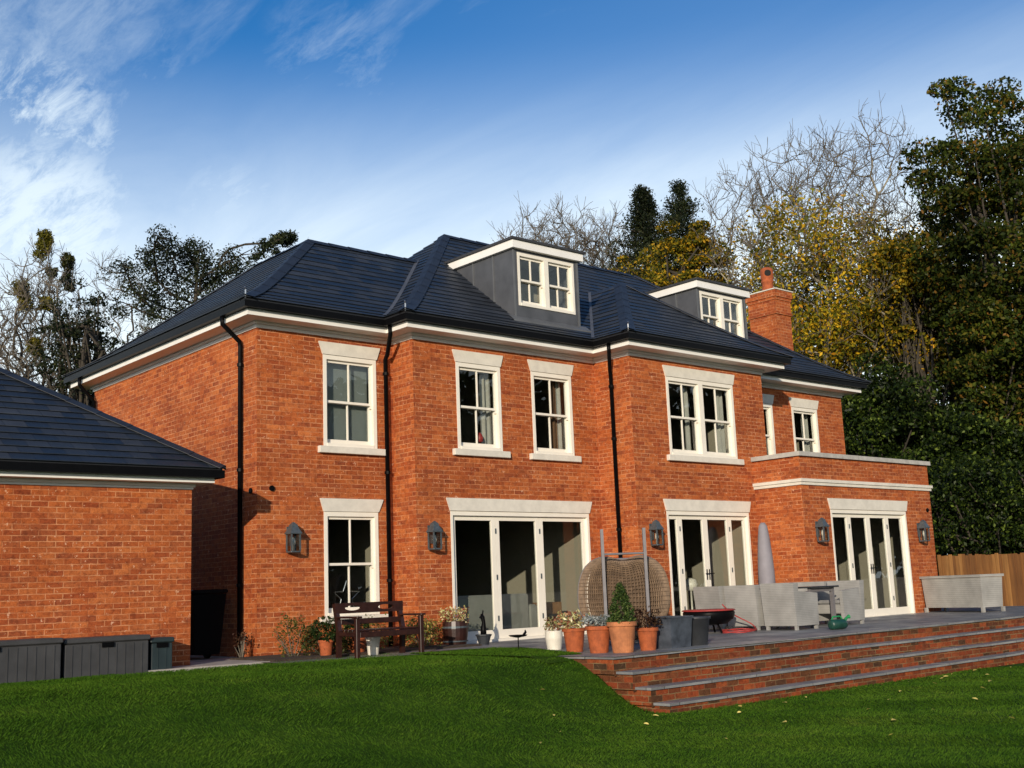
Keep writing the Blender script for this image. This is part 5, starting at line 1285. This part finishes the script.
# right masses
crown_tree(1020,40,22,160,'huge dark green oak with reddish top at the right edge','oak',60000,.085,520,200,81,spread=.55,irregular=.36)
crown_tree(975,44,160,105,'dark green broadleaf tree overlapping the big oak on its left','oak',26000,.085,480,85,82,spread=.5,irregular=.5)
crown_tree(1090,38,150,200,'dark green broadleaf tree partly outside the right edge','oak',16000,.09,560,110,83,spread=.5)
for k,(x,d_,yt,w_,lab) in enumerate([(805,53,300,120,'dense dark evergreen behind the chimney and the pale trunks'),(872,40,345,100,'dense dark evergreen behind the far end of the house'),(925,38,360,130,'dark evergreen with glossy leaves above the extension parapet'),(985,37,400,130,'dark glossy evergreen above the fence'),(1050,36,420,130,'dark glossy evergreen above the fence at the right edge'),(855,55,240,190,'far dark evergreen filling the gap behind the bare trees'),(770,58,320,120,'far dark evergreen low behind the second dormer'),(962,34,455,100,'low laurel with pale green leaves spilling over the fence by the extension'),(1025,34,465,90,'low laurel with pale green leaves spilling over the fence, right of the other')]):
    crown_tree(x,d_,yt,w_,lab,'laurel',30000 if k<7 else 12000,.075 if k<7 else .06,600 if k<7 else 575,100,91+k,spread=.50,irregular=.4,name='evergreen_tree')
# trees across the garden, seen only as reflections in the windows
TL=['far left','second from the left','third from the left','fourth from the left','fifth from the left','sixth from the left','far right','back row left','back row middle','back row right']
tree_first=None
for k,(x,y) in enumerate([(22,-34),(32,-30),(42,-27),(52,-24),(62,-20),(70,-12),(78,-4),(37,-38),(58,-34),(74,-24)]):
    if tree_first is None:
        g=np.random.default_rng(5); tree_first=thing('hedgerow_tree','dark broadleaf tree reflected in the windows, '+TL[k]+' of the row','tree',(x,y,-.6),'trees across the garden')
        c=g.normal(0,1,(110,3)); c/=np.linalg.norm(c,axis=1,keepdims=True); c=c*(g.uniform(.2,1,110)**.4)[:,None]*[6.5,6.5,7.5]+[0,0,7.7]
        foliage(tree_first,c,9000,.5,.9,M['oak'],'crown'); v,f=limb_tubes([(np.zeros(3),np.array([0,0,6.]),.4,.3),(np.array([0,0,6.]),np.array([.5,0,12.]),.3,.1)]+[(np.array([0,0,5.]),c[i],.15,.05) for i in range(14)],6); npmesh('trunk',v,f,M['bark'],tree_first)
    else: dup(tree_first,None,(x,y,-.6),'dark broadleaf tree reflected in the windows, '+TL[k]+' of the row',k*1.3)

# ------------------------------------------------------------------ grass and fallen leaves
def blades(n):
    # density falls with distance from the camera
    d=3.2+ (19-3.2)*rng.uniform(0,1,n)**1.25; u=rng.uniform(-.62,.62,n)
    fx_,fy_=math.sin(YAW),math.cos(YAW)
    x=fx_*d+math.cos(YAW)*u*d; y=fy_*d-math.sin(YAW)*u*d
    keep=~((x>xdrop(y))&(y>9.45)) | ((x<11.6)&(y>11.15)&(x<10.42+(y-10.2)*.42)&(y<13.9))
    keep&=~((y>14.75)&(x>6.1)) ; keep&=y<15.3
    keep&=~((x>10.2)&(y>14.15))
    x,y=x[keep],y[keep]; d=d[keep]; n=len(x)
    z=ground_z(x,y); 
    edge=(x>10.3)&(y>9.45); z=np.where((x>10.2)&(y>11.2),.008,z)
    th=rng.uniform(0,2*np.pi,n); w_=.0022+.00032*d; h=rng.uniform(.010,.022,n)
    stripe=np.sign(np.sin((x*.83+y*.55)*2*np.pi/1.7)); lx=rng.normal(0,.010,n)+stripe*.019*.83; ly=rng.normal(0,.010,n)-stripe*.019*.55
    ax,ay=np.cos(th)*w_,np.sin(th)*w_
    v=np.stack([np.stack([x-ax,y-ay,z-.004],1),np.stack([x+ax,y+ay,z-.004],1),np.stack([x+lx,y+ly,z+h],1)],1).reshape(-1,3)
    return npmesh('grass',v,np.arange(3*n).reshape(n,3),M['blade'])
tag(blades(760000),kind='stuff',label='short mown green grass with faint stripes',cat='grass')
lf=MB(); pts=[(0,-.05,0),(.022,-.03,.006),(.034,0,.012),(.02,.03,.008),(0,.05,.0),(-.02,.03,.010),(-.034,0,.012),(-.022,-.03,.004)]
lf.add([(0,0,0)]+pts,[(0,i,i%8+1) for i in range(1,9)])
first=None
spots=[(16.2,9.2),(17.1,9.25),(18.0,9.15),(18.6,9.2),(19.2,9.25),(19.8,9.0),(20.4,9.2),(14.4,9.2),(13.6,9.15),(12.8,9.2),(15.2,9.22),(15.7,8.9),(16.6,8.8),(17.4,8.5),(18.3,8.7),(19.1,8.3),(14.9,8.6),(13.9,8.5),(16.9,8.0),(18.0,7.9),(15.6,8.1),(14.6,7.7),(12.2,8.9),(11.4,9.0),(10.9,8.7),(12.9,8.0),(10.2,9.3),(9.6,8.9),(11.8,7.6),(10.4,7.7),(13.4,7.2),(9.3,10.3),(8.6,9.5),(8.1,8.8),(12.2,6.9),(11.0,6.9),(14.6,6.9),(15.8,7.2),(17.0,7.3),(12.4,9.3),(13.1,9.33),(14.0,9.3),(14.9,9.35),(15.5,9.3),(16.7,9.3),(17.5,9.35),(18.4,9.32),(19.0,9.35),(20.0,9.3),(21.0,9.33),(21.6,9.25),(17.8,9.0),(16.0,9.0),(18.9,8.9),(20.9,9.1),(15.1,9.0),(14.2,9.05),(19.5,8.7),(21.9,8.8),(19.6,7.9),(20.3,8.4),(21.2,8.9),(20.9,8.0),(18.8,7.2),(9.0,7.4),(7.4,8.3),(10.0,6.2),(11.9,6.0),(13.2,6.2)]
for i,(x,y) in enumerate(spots):
    x+=random.uniform(-.15,.15); y=min(y+random.uniform(-.1,.1),9.42) if x>10.3 else y
    z=float(ground_z(x,y))+.034
    if first is None:
        first=solo(lf,'fallen_leaf',M['leaf_fallen'],'yellowish fallen leaf lying on the lawn','leaf',(x,y,z),'fallen leaves scattered on the lawn'); o=first
    else: o=dup(first,None,(x,y,z))
    sc=random.uniform(.35,.80); o.scale=(sc,sc,sc); o.rotation_euler=(random.uniform(-.4,.4),random.uniform(-.4,.4),random.uniform(0,6.28))
